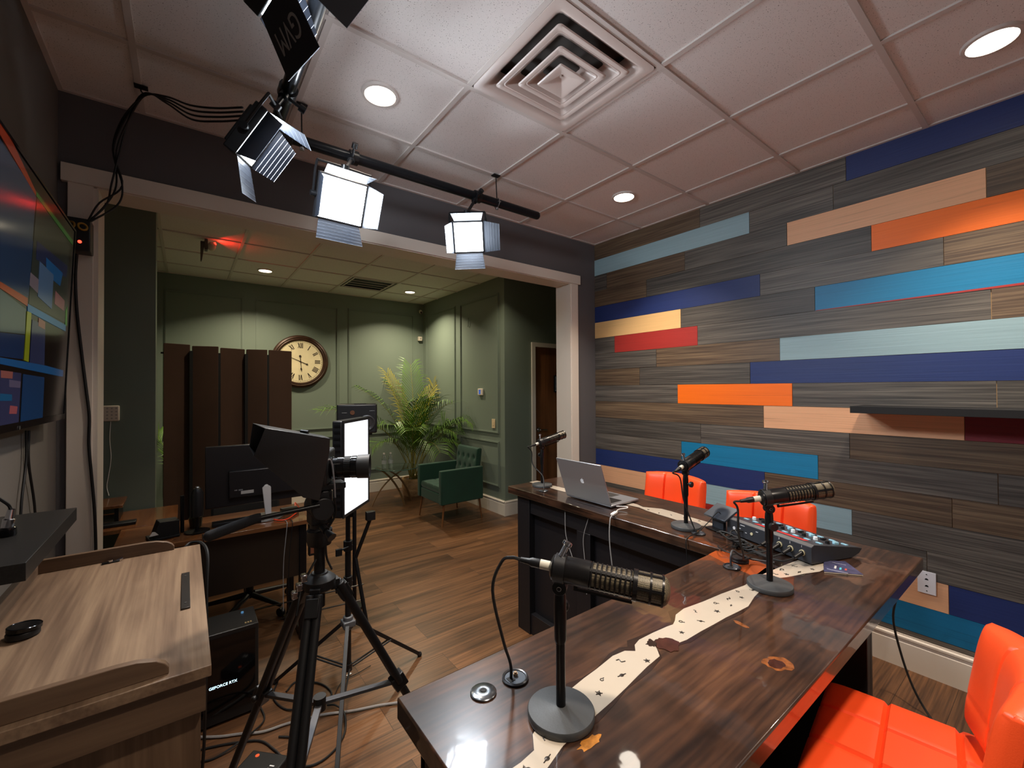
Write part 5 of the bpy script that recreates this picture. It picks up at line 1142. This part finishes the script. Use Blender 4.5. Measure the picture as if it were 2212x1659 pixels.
for k in (0,5):
    MB().box(xs(edges[k])-0.02,YS-0.06,0,xs(edges[k])+0.02,YS+0.09,0.03).build('foot',black_matte,sc_,world=True)
MB().cyl((xs(353)-0.02,YS,1.90),(xs(353)+0.002,YS,1.90),0.008,n=10).build('edge_knob',black_metal,sc_,world=True)
# ================================================================ clock
ckx,cky,ckz=1.275,YF-0.004,1.965
ck=thing('wall_clock','large round wall clock with Roman numerals, partly hidden by the folding screen','clock',(ckx,cky,ckz))
rimm=M('clock_rim',srgb(62,40,28),0.4,metal=0.3,var=0.35,vscale=18)
MB().lathe((0,0,0),(0,-1,0),[(0,0.355),(0.012,0.365),(0.03,0.366),(0.045,0.352),(0.05,0.335),(0.044,0.322),(0.05,0.312),(0.046,0.300),(0.030,0.292)],64,close=False).build('rim',rimm,ck)
facem=M('clock_face',srgb(222,206,168),0.6,var=0.14,vscale=5)
MB().cyl((0,-0.004,0),(0,-0.030,0),0.296,n=64).build('face',facem,ck)
MB().cyl((0,0.002,0),(0,-0.004,0),0.35,n=48).build('backplate',black_matte,ck)
inkm=M('clock_ink',srgb(40,26,22),0.6)
num=['XII','I','II','III','IIII','V','VI','VII','VIII','IX','X','XI']
for i,s in enumerate(num):
    a_=PI/2-2*PI*i/12; r_=0.222; mb=MB()
    # strokes built as thin bars in a local frame: radial = v, tangential = u
    hgt=0.072; st_=0.0080; wd={'I':0.018,'V':0.032,'X':0.033}
    tot=sum(wd[c] for c in s); u=-tot/2
    rad=V(math.cos(a_),0,math.sin(a_)); tan=V(math.sin(a_),0,-math.cos(a_)); c0=V(0,-0.0305,0)+rad*r_
    def bar(u0,v0,u1,v1,w):
        a1=c0+tan*u0+rad*v0; b1=c0+tan*u1+rad*v1; dd=(b1-a1).normalized(); pp_=dd.cross(V(0,1,0))*w/2
        mb.prism([a1-pp_,b1-pp_,b1+pp_,a1+pp_],(0,0,0),(0,-0.001,0))
    for c in s:
        w_=wd[c]; m_=u+w_/2
        if c=='I': bar(m_,-hgt/2,m_,hgt/2,st_*1.3)
        if c=='V': bar(u+0.004,hgt/2,m_,-hgt/2,st_*1.3); bar(u+w_-0.004,hgt/2,m_,-hgt/2,st_*0.7)
        if c=='X': bar(u+0.004,hgt/2,u+w_-0.004,-hgt/2,st_*1.3); bar(u+w_-0.004,hgt/2,u+0.004,-hgt/2,st_*0.7)
        u+=w_
    mb.build('numeral',inkm,ck,smooth=False)
mb=MB()
for k in range(60):
    a_=2*PI*k/60; d=V(math.cos(a_),0,math.sin(a_)); mb.cyl(V(0,-0.0305,0)+d*0.270,V(0,-0.0305,0)+d*(0.278 if k%5 else 0.283),0.0018,n=5)
mb.torus((0,-0.0303,0),(0,1,0),0.276,0.0008,60,4); mb.build('minute_track',inkm,ck)
def hand(name,ang,L,tail,w):
    d=V(math.cos(ang),0,math.sin(ang)); s=d.cross(V(0,1,0)); c0=V(0,-0.036,0)
    MB().prism([c0-s*w-d*tail,c0+s*w-d*tail,c0+s*w*0.6+d*L*0.6,c0+s*w*2.2+d*L*0.72,c0+d*L,c0-s*w*2.2+d*L*0.72,c0-s*w*0.6+d*L*0.6],(0,0,0),(0,-0.0015,0)).cyl(c0-d*tail,c0-d*tail+V(0,-0.002,0),w*3,n=12).build(name,inkm,ck,smooth=False)
hand('minute_hand',PI/2-2*PI*49/60,0.215,0.09,0.004); hand('hour_hand',PI/2-2*PI*5.85/12,0.14,0.075,0.005)
MB().cyl((0,-0.034,0),(0,-0.041,0),0.010,n=16).build('centre_boss',inkm,ck)
# ================================================================ palms
leafm=M('palm_leaf',srgb(74,108,26),0.45,var=0.45,vscale=3); leafy=M('palm_leaf_yellow',srgb(148,136,38),0.45,var=0.35,vscale=4); stemm=M('palm_stem',srgb(120,112,48),0.5,var=0.3,vscale=10)
def palm(label,base,fronds,seed,xmax,ymax,pot='basket',xmin=-9):
    random.seed(seed); t=thing('potted_palm',label,'plant',(base[0],base[1],0))
    if pot=='basket':
        MB().lathe((0,0,0),(0,0,1),[(0,0.13),(0.02,0.145),(0.13,0.165),(0.25,0.165),(0.26,0.16),(0.26,0.145),(0.20,0.14)],36,close=True).build('basket',wood('basket_wood',[(0.3,srgb(110,80,50)),(0.6,srgb(176,138,92)),(0.9,srgb(206,172,122))],'X',14,0.3,0.5,bump=0.5),t)
    else: MB().lathe((0,0,0),(0,0,1),[(0,0.11),(0.22,0.14),(0.24,0.14),(0.22,0.12)],28).build('pot',black_pl,t)
    MB().cyl((0,0,0.20),(0,0,0.235),0.13,n=24).build('soil',M('soil',srgb(40,28,20),0.9),t)
    def clampv(p):
        return V(max(min(p.x+base[0],xmax),xmin)-base[0],min(p.y+base[1],ymax)-base[1],max(p.z,0.1))
    for az,lean,L,droop,yl in fronds:
        d=V(math.cos(az),math.sin(az),0); P=[]; n=26; p=V(random.uniform(-0.05,0.05),random.uniform(-0.05,0.05),0.22); ang=PI/2-lean*0.4; st=L/n
        for k in range(n+1):
            P.append(p.copy()); f=k/n; ang_=ang-lean*0.6*f-droop*f*f*1.2; p=p+(d*math.cos(ang_)+V(0,0,math.sin(ang_)))*st
        P=[clampv(q) for q in P]
        fo=MB().tube(P,0.0065,6,0,taper=0.25).build('frond_stem',stemm,t)
        lf=MB(); side=V(-d.y,d.x,0); k0=int(n*0.36)
        cnt=25
        for j in range(cnt):
            f=0.34+0.66*j/cnt; i0=min(int(f*n),n-1); q=P[i0].lerp(P[i0+1],f*n-i0); tg_=(P[i0+1]-P[i0]).normalized()
            ll=0.42*math.sin(PI*min(1,(0.22+0.9*(1-(f-0.34)/0.66)))*0.62)**0.8*(L/1.3)**0.6
            for s in (-1,1):
                sd=(side*s*(0.80)+tg_*0.85+V(0,0,0.22)).normalized(); e1=q+sd*ll*0.55+V(0,0,random.uniform(-0.01,0.01)); e2=q+sd*ll+V(0,0,-ll*random.uniform(0.18,0.42))
                w_=0.0062; up=tg_.cross(sd).normalized(); wv=sd.cross(up).normalized()*w_
                a0,a1,b0,b1,c0=q-wv*0.4,q+wv*0.4,e1-wv,e1+wv,e2
                lf.add([clampv(x) for x in (a0,a1,b1,b0,c0)],[(0,1,2,3),(3,2,4)])
        lf.build('leaflets',leafy if yl else leafm,fo,smooth=False)
    return t
F=[(PI*1.03,0.85,1.85,0.8,0),(-1.05,0.85,1.62,0.95,0),(-1.3,0.55,1.60,0.8,0),(PI*0.93,0.35,1.62,0.7,0),(PI*1.12,0.62,1.35,1.1,0),(-1.25,0.25,1.45,0.8,0),(-1.25,0.62,1.35,1.3,0),(-1.6,0.8,1.25,1.4,0),(-0.9,0.55,1.35,1.2,0),(-0.55,0.55,1.25,1.5,0),(-2.0,0.5,1.30,1.2,0),(-2.4,0.45,1.30,1.1,0),(1.4,0.16,1.78,0.16,0),(2.2,0.22,1.70,0.35,1),(0.3,0.22,1.60,0.6,1),(-1.4,0.1,1.35,0.7,0),(2.9,0.15,1.52,0.5,0),(-0.3,0.35,1.3,1.5,0),(-1.8,0.25,1.45,0.9,0),(-1.05,0.85,1.30,1.6,0),(-2.8,0.7,1.15,1.3,0)]
palm('tall palm with arching fronds in a woven basket, in the green room corner',(2.70,5.98),F,4,3.12,6.52)
F2=[(0.2,0.5,1.3,1.2,0),(0.6,0.3,1.4,0.8,0),(-0.9,0.35,1.4,1.0,0),(-1.5,0.5,1.2,1.2,0),(1.2,0.35,1.4,0.9,0),(2.4,0.35,1.2,1.0,0),(0.0,0.2,1.45,0.5,0)]
palm('palm showing between the green wall stub and the folding screen',(0.02,6.02),F2,14,3.0,6.5,pot='plain',xmin=-0.24)
# ================================================================ glass side table and bottles
brz=M('bronze_leg',srgb(140,112,78),0.38,metal=0.7)
glassm=M('table_glass',(0.75,0.85,0.82,1),0.03,trans=1.0,ior=1.45)
gx,gy=2.31,5.63; gt=thing('glass_side_table','round glass side table on crossed curved bronze legs beside the armchair','table',(gx,gy,0))
MB().cyl((0,0,0.505),(0,0,0.515),0.29,n=48).build('glass_top',glassm,gt)
MB().torus((0,0,0.51),(0,0,1),0.29,0.005,48,6).build('glass_edge',M('glass_edge',srgb(60,90,80),0.1),gt)
for fx,fy,tx,ty in ((1.985,5.70,2.50,5.62),(2.345,5.47,2.08,5.78),(2.52,5.66,2.12,5.52)):
    A=V(tx-gx,ty-gy,0); B=V(fx-gx,fy-gy,0); pts=[]
    for i in range(15):
        t=i/14*PI/2; pts.append(A.lerp(B,math.sin(t)*0.55+0.45*i/14)+V(0,0,0.012+0.490*(math.cos(t)*0.6+0.4*(1-i/14))))
    hd2=(B-A).normalized(); s=V(-hd2.y,hd2.x,0); mb=MB()
    for i in range(len(pts)-1):
        dr_=(pts[i+1]-pts[i]).normalized(); nn=dr_.cross(s).normalized()
        mb.add([pts[i]-s*0.018-nn*0.005,pts[i]+s*0.018-nn*0.005,pts[i]+s*0.018+nn*0.005,pts[i]-s*0.018+nn*0.005,pts[i+1]-s*0.018-nn*0.005,pts[i+1]+s*0.018-nn*0.005,pts[i+1]+s*0.018+nn*0.005,pts[i+1]-s*0.018+nn*0.005],[(0,1,5,4),(1,2,6,5),(2,3,7,6),(3,0,4,7),(0,3,2,1),(4,5,6,7)])
    mb.build('curved_leg',brz,gt,merge=True)
watr=M('bottle_clear',(0.9,0.95,0.95,1),0.05,trans=0.95,ior=1.33)
for k,(px,lb) in enumerate(((828,'clear water bottle with a white cap, left one of the pair on the glass table'),(842,'clear water bottle with a white cap, right one of the pair on the glass table'))):
    p=PY(5.60,px,1000); b=thing('water_bottle',lb,'bottle',(p.x+0.01,5.60,0.517),group='water bottles on the glass table')
    MB().lathe((0,0,0),(0,0,1),[(0,0.028),(0.005,0.032),(0.12,0.032),(0.15,0.025),(0.175,0.013),(0.19,0.012)],20).build('bottle_body',watr,b)
    MB().cyl((0,0,0.188),(0,0,0.205),0.0145,n=14).build('cap',M('cap_white',srgb(224,214,204),0.4),b)
    MB().lathe((0,0,0.06),(0,0,1),[(0,0.0325),(0.05,0.0325)],20,close=False).build('label_band',M('bottle_label',srgb(186,190,186),0.5,alpha=0.6),b)
# ================================================================ armchair
vel=M('green_velvet',srgb(4,50,34),0.8,sheen=0.12,var=0.15,vscale=6)
ac=thing('armchair','dark green velvet armchair with a tufted back and thin wooden legs','armchair',(2.62,4.68,0),rotz=0.0)
MB().box(-0.31,-0.315,0.245,0.26,-0.25,0.635).build('arm',vel,ac,bevel=0.012,seg=3); MB().box(-0.31,0.25,0.245,0.26,0.315,0.635).build('arm',vel,ac,bevel=0.012,seg=3)
MB().box(-0.295,-0.248,0.245,0.22,0.248,0.36).build('seat_frame',vel,ac,bevel=0.01)
mb=MB(); pad(mb,lambda u,v,q:V(-0.045+u*0.255,v*0.244,0.40+q),30,30,0.05,gu=(-0.33,0.33),gv=(-0.33,0.33),gd=0.35,gw=0.05,p=7,back=0.8); mb.build('seat_cushion',vel,ac,merge=True)
def dim(u,v):
    g=0
    for i in (-0.75,-0.25,0.25,0.75):
        for j in (-0.5,0,0.5):
            uu=i+(0.25 if j==0 else 0); g+=math.exp(-((u-uu)**2+(v-j)**2)/0.012)
    return min(1,g)
mb=MB(); pad(mb,lambda u,v,q:V(0.205+0.06*(v+1)*0.5-q*(1-0.35*dim(u,v)),u*0.243,0.60+v*0.245),40,30,0.045,p=8,back=0.8); mb.build('backrest',vel,ac,merge=True)
for u in (-0.75,-0.25,0.25,0.75):
    for j in (-0.5,0.5): MB().sphere((0.205+0.06*(j+1)*0.5-0.026,u*0.243,0.60+j*0.245),0.007,8,6).build('button',vel,ac)
legm=wood('armchair_leg',[(0.3,srgb(70,40,20)),(0.7,srgb(128,84,46))],'Z',8,0.2,0.35,bump=0)
for x,y in ((-0.26,-0.28),(-0.26,0.28),(0.22,-0.28),(0.22,0.28)): MB().cyl((x,y,0.25),(x*1.12,y*1.06,0.0),0.014,0.008,n=12).build('leg',legm,ac)
# ================================================================ small wall fittings in the green room
kpd=thing('alarm_keypad','white alarm keypad on the green wall stub','keypad',(-0.405,3.958,1.42))
MB().box(-0.05,-0.016,-0.053,0.05,0,0.053).build('keypad_body',M('keypad_white',srgb(216,204,188),0.45),kpd,bevel=0.008,seg=3)
mb=MB()
for i in range(4):
    for j in range(4): MB().cyl((-0.034+0.0225*i,-0.0162,0.034-0.0225*j),(-0.034+0.0225*i,-0.0172,0.034-0.0225*j),0.0055,n=10).build('key',M('keypad_key',srgb(170,160,150),0.5),kpd)
cable('keypad_cable',[(-0.40,3.952,1.365),(-0.405,3.953,1.25),(-0.398,3.954,1.12),(-0.41,3.953,1.0),(-0.418,3.952,0.93),(-0.405,3.93,0.87)],0.0025,M('white_cable',srgb(214,210,204),0.45),'thin white cable hanging from the alarm keypad')
th=thing('thermostat','small white thermostat with a blue display on the green side wall','thermostat',(3.146,4.81,1.53)); MB().box(-0.022,-0.055,-0.045,0,0.055,0.045).build('thermostat_body',M('keypad_white',srgb(216,204,188),0.45),th,bevel=0.006); MB().box(-0.0235,-0.018,-0.028,-0.0215,0.025,0.03).build('display',M('blue_display',srgb(30,60,140),0.3,emit=(0.1,0.25,0.9),es=0.6),th)
sw=thing('light_switch','tall cream switch plate on the green side wall below the thermostat','switch',(3.146,4.52,1.125)); MB().box(-0.008,-0.035,-0.058,0,0.035,0.058).build('plate',M('plate_cream',srgb(214,190,154),0.4),sw,bevel=0.002); MB().box(-0.011,-0.012,-0.025,-0.0075,0.012,0.025).build('rocker',M('plate_cream',srgb(214,190,154),0.4),sw,bevel=0.001)
wh=thing('wall_hook','small painted bracket high on the green side wall panel','hook',(3.146,5.13,2.50)); MB().tube([(0,0,0.06),(-0.012,-0.02,0.06),(-0.014,-0.02,-0.05),(-0.006,0.0,-0.06)],0.004,6,0).build('bracket',green_wall,wh)
wc=thing('security_camera','small white security camera high in the green room corner','camera',(3.09,6.545,2.83)); MB().cyl((0,0,0.03),(-0.01,-0.05,0.0),0.026,n=18).build('camera_body',M('keypad_white',srgb(216,204,188),0.45),wc,bevel=0.003); MB().cyl((-0.01,-0.05,0),(-0.013,-0.058,-0.004),0.018,n=16).build('lens',black_gloss,wc); MB().cyl((0,0.012,0.03),(0,-0.01,0.02),0.02,n=12).build('bracket',M('keypad_white',srgb(216,204,188),0.45),wc)
ms=thing('motion_sensor','little white sensor box under the security camera','sensor',(3.075,6.545,2.40)); MB().box(-0.032,-0.035,-0.035,0.032,0.012,0.035).build('sensor_body',M('keypad_white',srgb(216,204,188),0.45),ms,bevel=0.006); MB().cyl((0,-0.035,0),(0,-0.038,0),0.012,n=14).build('sensor_eye',M('sensor_grey',srgb(150,146,140),0.4),ms)
cs=thing('ceiling_device','white ceiling device with a red glow in the green room','detector',(0.165,4.92,ZC-0.003))
MB().box(-0.025,-0.06,-0.10,0.0,0.02,0).build('bracket',M('grey_bracket',srgb(90,84,76),0.5),cs,bevel=0.004)
MB().prism([(-0.055,-0.03,-0.20),(-0.045,-0.03,-0.20),(-0.02,-0.03,-0.02),(-0.055,-0.03,-0.02)],(0,0,0),(0,0.05,0)).build('blade',M('grey_bracket',srgb(90,84,76),0.5),cs)
MB().sphere((0.03,-0.04,-0.06),0.042,16,12,(0.8,1,1)).build('round_head',M('keypad_white',srgb(216,204,188),0.45),cs)
MB().cyl((0.05,-0.04,-0.03),(0.062,-0.04,-0.025),0.012,n=12).build('red_lamp',M('red_lamp2',(0.6,0.01,0.01),0.3,emit=(1,0.02,0.01),es=15),cs)
rl=bpy.data.lights.new('red_lamp','SPOT'); rl.energy=5; rl.color=(1,0.02,0.01); rl.spot_size=math.radians(130); rl.shadow_soft_size=0.02; ro=bpy.data.objects.new('lamp',rl); C.objects.link(ro); ro.parent=cs; ro.location=(0.07,-0.04,-0.05); ro.rotation_euler=(0,math.radians(-115),0)
# ================================================================ speaker on a stand, behind the LED panel
spk=AT(3.05,771,905)
sk=thing('loudspeaker','black studio loudspeaker standing behind the glowing LED panel','speaker',(spk.x,spk.y,spk.z-0.105),rotz=-0.36)
MB().box(-0.135,-0.0,0,0.135,0.20,0.21).build('cabinet',black_pl,sk,bevel=0.012,seg=3)
MB().lathe((0.068,-0.001,0.075),(0,-1,0),[(0,0.055),(0.004,0.056),(0.006,0.05),(-0.002,0.03),(-0.004,0.012),(0.002,0.008)],28).build('woofer',M('woofer_grey',srgb(44,42,42),0.35),sk)
MB().cyl((-0.03,-0.0005,0.15),(-0.03,-0.005,0.15),0.016,n=16).build('tweeter',M('tweeter_brown',srgb(90,60,44),0.3),sk)
MB().box(-0.02,0.01,0.209,0.06,0.05,0.214).build('top_slot',black_matte,sk)
mb=MB(); mb.box(-0.10,-0.0015,0.148,-0.065,0.0,0.151).build('front_marks',M('port_row',srgb(110,110,112),0.5),sk); MB().box(0.085,-0.0015,0.160,0.12,0.0,0.163).build('front_marks',M('port_row',srgb(110,110,112),0.5),sk)
zs_=spk.z-0.105
ss=thing('speaker_stand','black metal stand carrying the loudspeaker, seen right of the light stand','speaker stand',(spk.x,spk.y,0))
MB().box(-0.11,-0.0,zs_-0.014,0.11,0.18,zs_-0.001).build('stand_plate',black_metal,ss,bevel=0.002)
f1=AT(3.0,800,1120)-V(spk.x,spk.y,0);f2=AT(2.95,768,1205)-V(spk.x,spk.y,0);f3=AT(2.9,790,1345)-V(spk.x,spk.y,0)
f3=PZ(0.012,793,1352)-V(spk.x,spk.y,0)
MB().cyl((0.0,0.06,0.012),(0.0,0.06,zs_-0.014),0.014,n=12).build('post',black_metal,ss)
MB().cyl(f1,f2,0.013,n=12).cyl(f2,f3,0.013,n=12).build('slanted_leg',black_metal,ss)
MB().cbox(f1+V(0,0,0.02),(0.06,0.04,0.06)).build('leg_block',black_pl,ss,bevel=0.003)
for (a1,b1,a2,b2) in ((700,1284,785,1262),(700,1316,788,1295)):
    MB().cyl(AT(2.95,a1-170,b1+38)-V(spk.x,spk.y,0),AT(2.93,a2,b2)-V(spk.x,spk.y,0),0.005,n=8).build('cross_rod',steel,ss)
MB().cyl((0,0.06,0),(0,0.06,0.02),0.06,n=24).build('foot_plate',black_metal,ss,bevel=0.002)
scn.view_settings.view_transform='Standard'; scn.view_settings.look='None'; scn.view_settings.gamma=1; scn.view_settings.exposure=-0.9
w=bpy.data.worlds.new('world'); scn.world=w; w.use_nodes=True; w.node_tree.nodes['Background'].inputs[0].default_value=(0.5,0.5,0.5,1); w.node_tree.nodes['Background'].inputs[1].default_value=0.0
